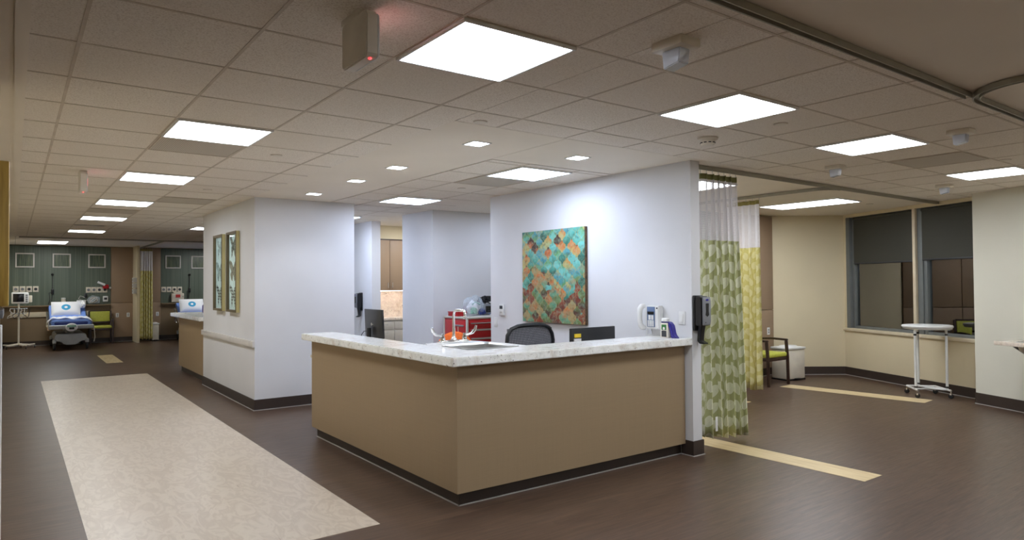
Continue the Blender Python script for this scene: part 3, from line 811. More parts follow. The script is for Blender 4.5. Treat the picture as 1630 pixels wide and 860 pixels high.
office_chair((4.12, 5.0, 0), -.08, 'black office chair with a mesh back, between the sink and the sticker monitor')
t = thing('padded_chair', 'orange padded chair whose rounded top shows behind the faucet', 'chair', (3.84, 6.45, 0), pi*.98)
chair_base(t, M['black']); MB().lathe([(.01, .42), (.20, .42), (.23, .45), (.23, .48), (.20, .50), (.01, .505)]).build('seat', M['orange'], t)
MB().ball((0, .22, .79), .235, .05, .215, 28).build('backrest', M['orange'], t)
MB().tube([(0, .05, .44), (0, .24, .45), (0, .255, .62)], .018, 8).build('back_support', M['black'], t)

# crash cart
t = thing('crash_cart', 'red metal drawer cart with silver pulls in the alcove behind the desk', 'cart', (4.99, 7.80, 0))
MB().box(0, 0, .10, .80, .60, 1.03, .01).build('cabinet', M['red'], t)
MB().box(-.015, -.015, 1.03, .815, .615, 1.06, .01).build('worktop', M['grey_white'], t)
b = MB()
for x in (0, .80):
    for y in (0, .60): b.box(x - .014, y - .014, .08, x + .014, y + .014, 1.03, .004)
b.box(-.018, -.018, .08, .818, .618, .11, .006)
b.build('corner_trim', M['grey_white'], t)
zz = [1.015, .895, .775, .655, .455, .13]
for i in range(5):
    d = MB().box(.03, -.012, zz[i+1] + .012, .77, .004, zz[i], .004).build('drawer', M['red'], t)
    MB().box(.05, -.034, zz[i] - .028 if i else zz[i] - .05, .75, -.010, zz[i] - .004 if i else zz[i] - .035, .006).build('pull', M['alu'], d)
d = MB().box(-.012, .03, .14, .003, .57, 1.0, .004).build('side_door', M['red'], t)
MB().box(-.03, .06, .93, -.01, .30, .95, .004).build('handle', M['alu'], d)
MB().tube([(-.02, .28, .90), (-.03, .25, .8), (-.02, .2, .66), (-.025, .17, .6)], .006, 6).tube([(-.02, .2, .92), (-.03, .18, .82), (-.02, .12, .72)], .006, 6).build('breakaway_seal', M['amber'], t)
for x in (.08, .72):
    for y in (.08, .52): MB().tube([(x - .02, y, .05), (x + .02, y, .05)], .05, 14).box(x - .03, y - .02, .05, x + .03, y + .02, .11, .006).build('caster', M['dark'], t)
def crumple(c, r, seed, amp=.25, n=20, flat=.0):
    rnd = random.Random(seed); b = MB(); ph = [rnd.uniform(0, 6) for _ in range(9)]
    t_ = bmesh.new(); bmesh.ops.create_icosphere(t_, subdivisions=4, radius=1)
    for v in t_.verts:
        d = v.co.normalized(); k = 1 + amp*(sin(d.x*4 + ph[0])*sin(d.y*5 + ph[1]) + .6*sin(d.z*7 + ph[2] + d.x*6)*sin(d.y*9 + ph[3]))
        v.co = Vector((d.x*r[0]*k, d.y*r[1]*k, d.z*r[2]*k))
        if v.co.z < -r[2]*.8: v.co.z = -r[2]*.8
        v.co += Vector(c)
    b.join(t_); return b
b = MB().box(4.99, 8.05, 1.06, 5.145, 8.30, 1.115, .006); b.box(4.985, 8.045, 1.112, 5.15, 8.305, 1.125, .004)
tag(b.build('supply_box', M['red'], None), 'flat red box lying on the left end of the red cart', 'box')
t = thing('supply_bag', 'clear plastic bag of breathing masks on top of the red cart', 'bag', (5.305, 8.10, 1.06))
crumple((0, 0, .125), (.145, .15, .15), 3, .18).build('film', M['clear_bag'], t)
b = crumple((-.02, .0, .105), (.09, .09, .10), 8, .2); b.build('mask', M['linen'], t)
MB().tube([(-.08, -.02, .14), (-.03, -.07, .19), (.05, -.06, .17), (.08, .02, .11)], .012, 8).build('hose', M['mint'], t)
crumple((.07, -.08, .05), (.06, .04, .045), 5).build('pouch', M['navy'], t)
crumple((-.05, -.07, .07), (.05, .04, .05), 14).build('valve', M['mint'], t)
t = thing('defibrillator', 'black cable bundle on a grey monitor unit on top of the red cart', 'medical device', (5.62, 8.24, 1.06))
MB().box(-.13, -.12, 0, .13, .12, .16, .02).build('unit_body', M['grey'], t)
MB().box(-.10, -.125, .04, .06, -.118, .13, .004).build('screen', M['screen'], t)
rnd = random.Random(5)
for k in range(5):
    pts = [(-.11 + .05*rnd.random(), -.06 + .1*rnd.random(), .165)]
    for q in range(7): pts.append((-.09 + .2*rnd.random(), -.1 + .18*rnd.random(), .19 + .08*rnd.random()))
    pts.append((.14, -.10 + .02*k, .10)); pts.append((.145, -.11 + .02*k, .02))
    MB().tube(pts, .010, 6).build('cable', M['cable'], t)
crumple((-.04, 0, .215), (.08, .07, .05), 11, .4).build('connector', M['cable'], t)
t = thing('paper_pack', 'flat white and blue packet lying at the front of the red cart top', 'packet', (5.62, 7.90, 1.06))
MB().box(-.14, -.07, 0, .14, .07, .022, .006).build('wrapper', M['linen'], t); MB().box(-.16, .0, .022, -.02, .08, .034, .004).build('blue_flap', M['blue_grey'], t)

# things on the divider wall
t = thing('canvas_painting', 'square canvas of teal, green and rust lattice cells on the wall behind the desk', 'painting', (4.78, 5.685, 1.083))
MB().box(-.040, -.53, 0, -.002, .53, 1.02, .003).build('stretched_canvas', M['canvas_edge'], t)
b = MB(); b.sheet(lambda i, j: Vector((-.0412, .529 - 1.058*i, .001 + 1.018*j)), 1, 1, lambda i, j: (i, j)); b.build('picture_face', M['painting'], t, smooth=False)
t = thing('wall_phone', 'white wall phone with a handset at its left, above the granite worktop', 'phone', (4.78, 4.245, 1.09))
b = MB().prism([(-.10, 0), (.04, -.0), (.062, .02), (.062, .20), (.045, .215), (-.10, .215)], 'x', -.07, -.004, .008)
b.build('phone_body', M['white'], t)
hs = MB()
pp = [(-.082, .092, .205), (-.098, .098, .185), (-.104, .100, .15), (-.104, .100, .08), (-.098, .098, .035), (-.082, .092, .015)]
hs.tube([(-.055, .088, .21)] + pp + [(-.055, .088, .008)], [.022, .027, .027, .024, .023, .025, .027, .022], 12)
hs.build('handset', M['white'], t)
kp = MB().box(-.074, -.055, .02, -.069, .04, .205, .002).build('faceplate', M['blue_grey'], t)
MB().box(-.078, -.045, .135, -.073, .03, .16, .001).build('display', M['screen'], kp)
for yy in (-.040, -.006):
    MB().box(-.078, yy, .085, -.073, yy + .024, .128, .001).build('key_strip', M['white'], kp)
k = MB()
for i in range(3):
    for j in range(4): k.box(-.079, -.045 + i*.026, .026 + j*.014, -.073, -.024 + i*.026, .037 + j*.014, .001)
k.build('keypad', M['white'], kp, smooth=False)
MB().box(-.072, -.085, .185, -.066, -.07, .2, .001).build('camera_dot', M['black'], t)
MB().tube([(-.05, .06, .0), (-.05, .065, -.03), (-.045, .075, -.055), (-.04, .05, -.058), (-.012, .03, -.05), (-.012, .04, -.01), (-.02, .03, .005)], .005, 6).build('coiled_cord', M['white'], t)
t = thing('wipes_bottle', 'white-capped bottle with green label and curved blue grip on the worktop below the switch', 'bottle', (4.655, 3.99, 1.03))
b = MB().box(-.03, -.02, 0, .03, .065, .13, .006); b.build('bottle_body', M['offwhite'], t)
MB().box(-.032, -.005, .068, -.0295, .05, .115, .001).build('label', M['green_label'], t, smooth=False)
MB().box(-.032, -.005, .008, -.0295, .05, .062, .001).build('label', M['dark'], t, smooth=False)
MB().lathe([(.012, .0), (.012, .0015)], (0, 0, 0), 12, Matrix.Translation((-.032, .022, .082)) @ Matrix.Rotation(-pi/2, 4, 'Y')).build('label_dot', M['white'], t)
MB().prism([(.062, .13), (.062, .142), (.0, .142), (-.03, .136), (-.055, .11), (-.064, .075), (-.07, .045), (-.085, .018), (-.105, .004), (-.102, 0), (-.05, 0), (-.045, .03), (-.035, .08), (-.02, .105), (-.02, .13)], 'x', -.028, .028, .005).build('blue_grip', M['purple'], t)
MB().lathe([(.036, .142), (.036, .165), (.032, .170), (.005, .172)], (0, .03, 0), 20).build('cap', M['white'], t)

def wall_plate(loc, rz, lab, kind='switch', group='white wall plates'):
    t = thing({'switch': 'light_switch', 'outlet': 'wall_outlet'}[kind], lab, {'switch': 'light switch', 'outlet': 'outlet'}[kind], loc, rz, group)
    MB().box(-.036, -.007, -.058, .036, -.0, .058, .004).build('cover_plate', M['white'], t)
    if kind == 'switch':
        MB().box(-.017, -.011, -.034, .017, -.006, .034, .002).build('rocker', M['white'], t)
    else:
        for z in (-.02, .02):
            r = MB().lathe([(.016, 0), (.016, .002)], (0, 0, 0), 14, Matrix.Translation((0, -.0065, z)) @ Matrix.Rotation(pi/2, 4, 'X')).build('receptacle', M['red_label'] if kind == 'red' else M['grey'], t)
    return t
wall_plate((4.78, 3.936, 1.20), -pi/2, 'white light switch at the front end of the divider wall')
wall_plate((4.78, 6.813, 1.045), -pi/2, 'white light switch at the far end of the divider wall, below the thermostat')
t = thing('thermostat', 'small white thermostat with a dark display on the divider wall left of the canvas', 'thermostat', (4.78, 6.665, 1.13))
MB().box(-.028, -.045, 0, -.002, .045, .135, .006).build('housing', M['white'], t)
MB().box(-.031, -.03, .08, -.027, .03, .118, .001).build('display', M['dark'], t); MB().box(-.031, -.02, .03, -.027, .02, .05, .002).build('button', M['grey_white'], t)

# hand sanitizer dispensers
def sanitizer(loc, rz, lab):
    t = thing('sanitizer_dispenser', lab, 'dispenser', loc, rz, 'black hand sanitizer dispensers')
    MB().box(-.062, -.025, -.17, .062, -.001, .14, .008).build('back_plate', M['black'], t)
    MB().prism([(-.02, .135), (-.085, .13), (-.10, .10), (-.10, -.10), (-.092, -.125), (-.02, -.125)], 'x', -.058, .058, .01).build('housing', M['black'], t)
    MB().prism([(-.099, .128), (-.108, .115), (-.112, .09), (-.112, -.09), (-.106, -.118), (-.099, -.122)], 'x', -.052, .052, .003).build('front_cover', M['grey'], t)
    MB().prism([(-.02, .07), (.02, .07), (.018, .0), (.024, -.03), (.0, -.045), (-.024, -.03), (-.018, .0)], 'y', -.115, -.1105, .001).build('sight_window', M['screen'], t)
    MB().lathe([(.016, 0), (.016, .0015)], (0, 0, 0), 16, Matrix.Translation((0, -.1115, .10)) @ Matrix.Rotation(pi/2, 4, 'X') @ Matrix.Diagonal((1.2, .6, 1, 1))).build('badge', M['purple'], t)
    MB().lathe([(.005, 0), (.005, .0015)], (0, 0, 0), 10, Matrix.Translation((-.02, -.1105, -.095)) @ Matrix.Rotation(pi/2, 4, 'X')).build('keyhole', M['black'], t)
    MB().prism([(-.03, -.12), (-.075, -.12), (-.06, -.20), (-.055, -.255), (-.10, -.275), (-.10, -.283), (-.045, -.283), (-.02, -.26)], 'x', -.028, .028, .004).build('drip_guard', M['black'], t)
    return t
s1 = sanitizer((4.845, 3.828, 1.262), 0, 'black sanitizer dispenser with grey front on the wall end beside the green curtain')
dup(s1, (4.878, 11.02, 1.235), -pi/2, 'black sanitizer dispenser on the pale wall behind the left monitor')

# butterfly pictures on the island wall
WINGS = [
    ([(0, .06), (.03, .10), (.075, .155), (.10, .16), (.085, .10), (.06, .05), (.03, .02), (0, .01)], [(0, .02), (.045, .03), (.06, -.01), (.05, -.06), (.055, -.11), (.035, -.09), (.02, -.03), (0, -.02)]),
    ([(0, .05), (.05, .12), (.10, .14), (.115, .12), (.10, .06), (.06, .01), (0, .0)], [(0, .01), (.06, .01), (.085, -.03), (.06, -.09), (.03, -.11), (.012, -.05), (0, -.03)]),
    ([(0, .04), (.03, .09), (.09, .13), (.105, .10), (.08, .04), (.04, .01), (0, .0)], [(0, .0), (.05, .01), (.06, -.05), (.05, -.10), (.04, -.13), (.028, -.09), (.012, -.04), (0, -.03)]),
]
def wing_mat(name, d, l_, sc, fine=False):
    m = Mat(name, d, .7); p = m.pos(); f = m.noise(p, sc, 3, .6, .8); x, y, z = m.xyz(p)
    w = ((z*150.0 + f*9.0).sin()*.5 + .5) if fine else f
    m.col(m.ramp(w, [(.42, d), (.52, l_)])); return m.m
WM_ = [wing_mat('wing_dark', (44, 44, 44), (150, 146, 132), 28), wing_mat('wing_brown', (58, 52, 46), (128, 118, 100), 20), wing_mat('wing_striped', (36, 38, 40), (172, 178, 172), 14, True)]
WP_ = [wing_mat('wing_pale', (130, 142, 140), (196, 206, 204), 24), wing_mat('wing_grey', (76, 86, 86), (178, 190, 188), 24), WM_[2]]
def butterfly_picture(yc, lab, mats, w=.50, h=1.06, zc=1.695):
    t = thing('butterfly_picture', lab, 'picture', (2.36, yc, zc), 0, 'tall framed butterfly pictures')
    f = MB(); d0, d1 = -.046, -.002; r = .012
    f.box(d0, -w/2, -h/2, d1, -w/2 + r, h/2, .003); f.box(d0, w/2 - r, -h/2, d1, w/2, h/2, .003)
    f.box(d0, -w/2 + r, -h/2, d1, w/2 - r, -h/2 + r, .003); f.box(d0, -w/2 + r, h/2 - r, d1, w/2 - r, h/2, .003)
    f.build('picture_frame', M['gold_frame'], t)
    f = MB(); i = .0; e0, e1 = -.052, -.046
    f.box(e0, -w/2 + i, -h/2 + i, e1, -w/2 + i + .012, h/2 - i); f.box(e0, w/2 - i - .012, -h/2 + i, e1, w/2 - i, h/2 - i)
    f.box(e0, -w/2 + i + .012, -h/2 + i, e1, w/2 - i - .012, -h/2 + i + .012); f.box(e0, -w/2 + i + .012, h/2 - i - .012, e1, w/2 - i - .012, h/2 - i)
    for (a0, b0, a1, b1) in ((-w/2 + .012, -h/2 + .012, -w/2 + .032, h/2 - .012), (w/2 - .032, -h/2 + .012, w/2 - .012, h/2 - .012)): f.box(-.050, a0, b0, -.012, a1, b1)
    for b0, b1 in ((-h/2 + .012, -h/2 + .03), (h/2 - .03, h/2 - .012)): f.box(-.050, -w/2 + .032, b0, -.012, w/2 - .032, b1)
    f.build('inner_fillet', M['bronze_edge'], t, smooth=False)
    mb_ = MB().box(-.016, -w/2 + .03, -h/2 + .03, -.012, w/2 - .03, h/2 - .03).build('mat_board', M['mat_board'], t, smooth=False)
    for k, (fwg, hwg) in enumerate(WINGS):
        zc_ = (1 - k)*.315; b = MB(); S_ = 1.12
        for s in (-1, 1):
            for poly in (fwg, hwg): b.prism([(s*u*S_*1.55, zc_ + v*S_) for u, v in poly], 'x', -.0185 - (.001 if poly is fwg else 0), -.0162)
        b.ball((-.019, 0, zc_ + .01), .004, .009, .05, 8)
        b.build('butterfly', mats[k], mb_, smooth=False)
    MB().box(-.030, -w/2 + .042, -h/2 + .042, -.028, w/2 - .042, h/2 - .042).build('glass', M['picture_glass'], t, smooth=False)
butterfly_picture(9.37, 'tall gold-framed picture of three dark butterflies, the one nearer the wall corner', WM_)
butterfly_picture(10.10, 'tall gold-framed picture of three paler butterflies, the one farther from the wall corner', WP_)
# ------------------------------------------------------------------ privacy curtains
def curtain(lab, p0, p1, zb, zm, zt, mats, pleats, amp, group=None, hem=0.0, seed=1, flare=.0, zrail=ZC - .034):
    p0 = Vector(p0); p1 = Vector(p1); d = (p1 - p0); L = d.length; d.normalize(); n = Vector((-d.y, d.x))
    t = thing('privacy_curtain', lab, 'curtain', (p0.x, p0.y, 0), 0, group)
    rnd = random.Random(seed); ph = [rnd.uniform(-.5, .5) for _ in range(pleats + 2)]; am = [rnd.uniform(.65, 1.15) for _ in range(pleats + 2)]
    NU = pleats*14
    def pt(i, z):
        s = i/NU; k = min(pleats - 1, int(s*pleats)); h = (zt - z)/(zt - zb)
        a = amp*(am[k]*(1 - (s*pleats - k)) + am[k+1]*(s*pleats - k))*(.55 + .55*h)
        an = 2*pi*s*pleats
        w = L*(1 + flare*h)
        off = a*sin(an) + .25*a*sin(an*2 + ph[k])
        along = s*w + .018*sin(an*2 + h*1.0)
        q = p0 + d*along + n*off
        return Vector((q.x - p0.x, q.y - p0.y, z))
    U = [0.0]
    for i in range(NU): U.append(U[-1] + (pt(i+1, .5*(zb + zm)) - pt(i, .5*(zb + zm))).length)
    def piece(name, z0, z1, m, rows, drop=None):
        b = MB()
        b.sheet(lambda i, j: pt(i, z0 + (z1 - z0)*j/rows + (drop(i)*(1 - j/rows) if drop else 0)), NU, rows, lambda i, j: (U[i], z0 + (z1 - z0)*j/rows))
        return b.build(name, m, t, recalc=False, mods=(('SOLIDIFY', dict(thickness=.0025, offset=0)),) if m is not M['net_white'] else ())
    piece('fabric_panel', zb, zm, mats[0], 16, lambda i: .012*sin(i*.31) - hem*(i/NU))
    piece('net_panel', zm, zt - .05, M['net_white'], 4)
    piece('heading_band', zt - .05, zt, mats[1], 1)
    for k in range(pleats + 1):
        q = pt(min(NU, int(k*NU/pleats)), zt)
        MB().tube([(q.x, q.y, zt - .01), (q.x*.6 + d.x*L*k/pleats*.4, q.y*.6 + d.y*L*k/pleats*.4, zt + .02), (d.x*L*k/pleats, d.y*L*k/pleats, zrail + .008)], .0022, 5).build('hook', M['alu'], t)
    return t
c1 = curtain('green leaf-patterned privacy curtain gathered against the end of the divider wall', (5.07, 3.947), (5.60, 3.947), .10, 1.905, 2.52, (M['leaf_green'], M['band_green']), 6, .062, 'bunched leaf-print privacy curtains', .05, 3, .16)
MB().box(.075, -.078, .16, .105, -.0745, .29).build('care_tag', M['white'], c1, smooth=False)
curtain('yellower leaf-patterned privacy curtain hanging in the window bay behind the green one', (7.40, 5.35), (7.40, 4.88), .19, 1.94, 2.525, (M['leaf_gold'], M['band_gold']), 5, .055, 'bunched leaf-print privacy curtains', .0, 9, .02)
curtain('far yellow-green privacy curtain between the two bays at the end of the corridor', (2.74, 20.4), (3.02, 20.4), .10, 1.92, 2.50, (M['leaf_gold'], M['band_gold']), 5, .05, 'bunched leaf-print privacy curtains', .0, 4, .0)

# ------------------------------------------------------------------ guest chairs
def guest_chair(loc, rz, lab):
    t = thing('guest_chair', lab, 'chair', loc, rz, 'dark wood chairs with lime upholstery')
    w = .25
    for sx in (-1, 1):
        MB().prism([(-.27, 0), (-.235, 0), (-.225, .40), (-.205, .64), (-.245, .64), (-.265, .40)], 'x', sx*w - .018, sx*w + .018, .005).build('leg', M['espresso'], t)
        MB().prism([(.22, 0), (.26, 0), (.235, .42), (.30, .86), (.265, .86), (.20, .42)], 'x', sx*w - .018, sx*w + .018, .005).build('leg', M['espresso'], t)
        MB().prism([(-.25, .64), (-.245, .668), (.0, .675), (.27, .655), (.265, .628), (.0, .645)], 'x', sx*w - .024, sx*w + .024, .006).build('armrest', M['espresso'], t)
    MB().box(-w + .018, -.245, .36, w - .018, -.215, .41, .004).box(-w + .018, .205, .36, w - .018, .235, .41, .004).box(-w + .0, -.22, .365, -w + .03, .21, .405, .004).box(w - .03, -.22, .365, w, .21, .405, .004).build('seat_frame', M['espresso'], t)
    MB().box(-w + .02, -.255, .41, w - .02, .225, .475, .022, None, 3).build('seat', M['lime'], t)
    T = Matrix.Translation((0, .245, .50)) @ Matrix.Rotation(-.13, 4, 'X')
    MB().box(-w + .015, -.018, .03, w - .015, .018, .075, .004, T).box(-w + .015, -.018, .34, w - .015, .018, .375, .004, T).build('back_rail', M['espresso'], t)
    MB().box(-w + .022, -.03, .07, w - .022, .014, .345, .014, T, 3).build('backrest', M['lime'], t)
    return t
g1 = guest_chair((8.985, 5.90, 0), 0, 'dark wood chair with lime seat in the window bay, half hidden by the yellow-green curtain')
dup(g1, (1.885, 20.9, 0), 0, 'dark framed chair with lime seat and back to the right of the far bed')

# white step bin
def bin_(loc, rz, lab, w=.40, d=.30, h=.52):
    t = thing('waste_bin', lab, 'bin', loc, rz, 'white lidded waste bins')
    MB().box(-w/2, -d/2, .02, w/2, d/2, h - .05, .02).build('bin_body', M['offwhite'], t)
    MB().box(-w/2 - .012, -d/2 - .012, h - .05, w/2 + .012, d/2 + .012, h - .015, .012).lathe([(w*.42, h - .015), (w*.36, h + .003), (.02, h + .012)], (0, 0, 0), 28, None, 1, d/w).build('lid', M['white'], t)
    MB().box(-w/2 - .004, -d/2 - .004, 0, w/2 + .004, d/2 + .004, .022, .004).build('base', M['black'], t)
    MB().box(-.05, -d/2 - .05, .02, .05, -d/2 + .0, .035, .006).build('pedal', M['black'], t)
b1 = bin_((9.70, 5.93, 0), -.15, 'white lidded bin next to the lime-seated chair in the window bay')
bin_((3.17, 20.98, 0), 0, 'white lidded bin on the floor right of the far curtain', .17, .28, .50)

# round-topped hamper stand
t = thing('hamper_stand', 'white wheeled stand with a round flat lid in front of the window sill', 'hamper stand', (9.69, 3.93, 0), 0)
MB().lathe([(.27, .898), (.29, .900), (.296, .908), (.296, .922), (.287, .931), (.20, .934), (.01, .935)], (0, 0, 0), 40).build('round_lid', M['white'], t)
MB().lathe([(.268, .880), (.282, .882), (.282, .897), (.268, .899)], (0, 0, 0), 32).build('hoop', M['grey_white'], t)
legs = [(-.24, .05), (.12, .168), (.04, -.21)]
for (x, y) in legs: MB().tube([(x, y, .10), (x, y, .87)], .016, 12).build('leg', M['white'], t)
for (x, y) in legs: MB().tube([(x, y, .80), (x, y, .825)], .0185, 12).tube([(x, y, .125), (x, y, .145)], .0185, 12).build('rubber_sleeve', M['black'], t)
cs = [Vector((-.286, .01, .10)), Vector((.023, .273, .10)), Vector((-.011, -.272, .10)), Vector((.257, .017, .10))]
fr = MB().tube([cs[0], cs[1]], .013, 10).tube([cs[2], cs[3]], .013, 10).tube([cs[1], cs[3]], .013, 10).tube([cs[0].lerp(cs[1], .18), Vector((-.02, .0, .10)), cs[2].lerp(cs[3], .2)], .012, 10).tube([Vector((.12, .168, .10)), Vector((.08, -.02, .10)), Vector((.04, -.21, .10))], .012, 10)
fr.build('base_frame', M['white'], t)
for q in cs[:4]:
    k = MB().tube([(q.x - .010, q.y, .03), (q.x + .010, q.y, .03)], .03, 14).build('caster', M['black'], t)
    MB().tube([(q.x, q.y, .055), (q.x, q.y, .11)], .010, 10).box(q.x - .016, q.y - .012, .04, q.x + .016, q.y + .012, .062, .003).build('swivel_fork', M['chrome'], k)

# wall-hung hand-wash counter at the right edge
t = thing('washbasin_counter', 'wall-hung pale counter with a steel underbasin at the right edge of the picture', 'washbasin', tuple(WM @ Vector((3.42, -.275, .80))), WA)
MB().box(.0, -.555, 0, 1.9, -.002, .045, .004).build('counter_slab', M['granite_warm'], t)
MB().box(.0, -.02, .045, 1.9, -.002, .14, .003).build('backsplash', M['granite_warm'], t)
b = MB(); rings = []
for (ins, z) in ((0, 0), (.01, -.05), (.06, -.11), (.12, -.125)):
    rings.append(b.ring([(x, y, z) for x, y in rrect(.18 + ins, -.50 + ins, .95 - ins, -.08 - ins, .1)]))
b.skin(rings); b.build('underbasin', M['steel'], t)
rim = MB(); rim.skin([rim.ring([(x, y, .046) for x, y in rrect(.16, -.52, .97, -.07, .1)]), rim.ring([(x, y, .052) for x, y in rrect(.18, -.50, .95, -.09, .1)])], cap=False)
rim.build('basin_rim', M['steel'], t)
br = MB()
for x in (.12, 1.6): br.prism([(-.45, 0), (-.02, 0), (-.02, -.25)], 'x', x - .01, x + .01)
br.build('bracket', M['grey'], t, smooth=False)
MB().tube([(.56, -.05, .045), (.56, -.05, .25), (.56, -.10, .29), (.56, -.17, .27)], .012, 10).build('tap', M['chrome'], t)

# ------------------------------------------------------------------ headwalls
def headwall(nm, x0, x1, yw, ztop, lab, frames, s=-1, fy=None):
    """teal panel over a wood lower wall with small framed panels"""
    t = thing('mounted_teal_panel', lab, 'wall panel', (x0, yw, 1.03), 0, 'teal headwall panels')
    m_ = MB().box(0, -.02, 0, x1 - x0, -.001, ztop - 1.03).build('panel', M['teal_lines'], t, smooth=False)
    MB().box(0, -.13, -.035, x1 - x0, -.001, 0, .004).build('ledge', M['laminate_head'], t)
    return t
m = Mat('teal_lines', (96, 106, 92), .42); x, y, z = m.xyz(m.world()); f = m.noise(m.comb(x*34.0, 0.0, z*.25), 1, 3)
m.col(m.ramp(f, [(.35, (84, 96, 84)), (.65, (104, 114, 100))])); M['teal_lines'] = m.m
headwall('a', -.24, 2.14, 21.32, 2.575, 'teal headwall panel behind the far bed', 3)
headwall('b', 3.37, 6.0, 21.32, 2.575, 'teal headwall panel of the second far bay, seen between curtain and butterfly wall', 3)
headwall('c', 7.55, 8.59, 6.38, 2.575, 'teal headwall panel of the window bay, hidden behind the curtains', 2)
def column_panel(x0, x1, yw, lab):
    t = thing('wall_column_panel', lab, 'wall panel', (x0, yw, .13), 0, 'brown headwall columns')
    MB().box(0, -.05, 0, x1 - x0, -.001, .925, .003).build('lower_panel', M['laminate_brown'], t)
    MB().box(0, -.05, .935, x1 - x0, -.001, 2.44, .003).build('upper_panel', M['laminate_brown'], t)
column_panel(2.15, 2.70, 21.32, 'brown headwall column left of the far curtain')
column_panel(3.02, 3.36, 21.32, 'brown headwall column right of the far curtain')
column_panel(9.52, 9.95, 6.38, 'brown headwall column beside the cream corner of the window bay')
column_panel(9.06, 9.51, 6.38, 'brown headwall column behind the lime-seated chair in the window bay')
column_panel(8.60, 9.05, 6.38, 'brown headwall column behind the yellow-green curtain of the window bay')
sbox('wall_stub', wc, 2.71, 20.3, 0, 2.74, 21.32, ZC) if False else sbox('wall_stub', wc, 2.67, 20.47, 0, 2.73, 21.32, ZC)
def framed(xc, zc, yw, lab, w=.40, h=.37):
    t = thing('framed_panel', lab, 'framed panel', (xc, yw - .02, zc), 0, 'small framed squares high on the headwalls')
    f = MB(); r = .03
    f.box(-w/2, -.03, -h/2, -w/2 + r, -.001, h/2, .003); f.box(w/2 - r, -.03, -h/2, w/2, -.001, h/2, .003)
    f.box(-w/2 + r, -.03, -h/2, w/2 - r, -.001, -h/2 + r, .003); f.box(-w/2 + r, -.03, h/2 - r, w/2 - r, -.001, h/2, .003)
    f.build('picture_frame', M['trim_white'], t)
    MB().box(-w/2 + .02, -.012, -h/2 + .02, w/2 - .02, -.002, h/2 - .02).build('inset', M['grass'], t, smooth=False)
m = Mat('reed_print', (60, 80, 66), .3); x, y, z = m.xyz(m.world()); f = m.noise(m.comb(x*60.0, 0.0, z*2.0), 1, 4, .6, .4)
m.col(m.ramp(f, [(.35, (48, 62, 54)), (.55, (92, 104, 82)), (.7, (134, 130, 92))])); M['grass'] = m.m
for xc, lab in ((.245, 'framed reed print above the monitor stand, leftmost on the far headwall'), (1.03, 'framed reed print above the far bed, middle of the far headwall'), (1.82, 'framed reed print above the far lime chair'),
                (3.68, 'framed reed print above the sharps box, right of the far curtain'), (4.36, 'framed reed print half hidden by the butterfly wall')):
    framed(xc, 2.195, 21.32, lab)
# gas outlets in rows
def gas_outlet(xc, zc, lab, grp, dark):
    t = thing('gas_outlet', lab, 'medical gas outlet', (xc, 21.30, zc), 0, grp)
    MB().box(-.06, -.022, -.075, .06, -.001, .075, .005).build('cover_plate', M['offwhite'], t)
    MB().lathe([(.036, 0), (.034, .012), (.02, .014), (.012, .006)], (0, 0, 0), 16, Matrix.Translation((0, -.02, .0)) @ Matrix.Rotation(pi/2, 4, 'X')).build('socket', M['dark'] if dark else M['grey'], t)
gp = [('first', 0), ('second', 0), ('third', 1), ('fourth', 1)]
for k, (nm, dk) in enumerate(gp): gas_outlet(.06 + k*.138, 1.455, '%s gas outlet from the left above the monitor stand' % nm, 'gas outlets above the monitor stand', dk)
for k, (nm, dk) in enumerate(gp): gas_outlet(3.44 + k*.138, 1.41, '%s gas outlet from the curtain above the sharps box' % nm, 'gas outlets in the second far bay', dk)
for k, (nm, dk) in enumerate(gp): gas_outlet(1.63 + k*.125, 1.42, '%s gas outlet from the left above the far lime chair' % nm, 'gas outlets above the far lime chair', dk)
def suction(xc, lab):
    t = thing('suction_rod', lab, 'medical rod', (xc, 21.30, 1.05), 0, 'thin rods with black knobs on the headwalls')
    MB().tube([(0, -.02, .0), (.03, -.03, .3), (.03, -.03, .77)], .008, 8).build('rod', M['dark'], t)
    MB().ball((.03, -.03, .78), .032, .025, .032, 12).build('knob', M['black'], t)
    MB().box(.0, -.05, .27, .06, -.015, .40, .01).build('grip', M['black'], t)
    MB().tube([(.0, -.03, .32), (-.04, -.04, .30), (-.02, -.03, .12), (-.06, -.03, .0)], .008, 6).build('tubing', M['dark'], t)
suction(.80, 'thin black-knobbed rod on the headwall left of the pillow'); suction(4.08, 'thin black-knobbed rod on the headwall right of the sharps box')
t = thing('canister', 'cream canister standing on the headwall ledge behind the pillow', 'canister', (1.07, 21.25, 1.031))
MB().lathe([(.045, 0), (.05, .01), (.05, .17), (.046, .18)]).build('canister_body', M['offwhite'], t); MB().lathe([(.052, .16), (.052, .185), (.04, .19)]).build('lid', M['white'], t)
t = thing('sharps_container', 'cream sharps box with red label on the second far headwall', 'sharps container', (3.79, 21.30, 1.05))
MB().prism([(-.002, 0), (-.11, .0), (-.13, .22), (-.10, .25), (-.002, .25)], 'x', -.16, .16, .01).build('box_body', M['offwhite'], t)
MB().box(-.06, -.135, .13, .06, -.118, .215).build('label', M['red_label'], t, smooth=False); MB().box(-.11, -.12, .24, .11, -.01, .285, .01).build('drop_lid', M['offwhite'], t)
for xx in (.13,): MB().lathe([(.012, 0), (.012, .008)], (0, 0, 0), 10, Matrix.Translation((xx, -.118, .15)) @ Matrix.Rotation(pi/2, 4, 'X')).build('lock', M['dark'], t)
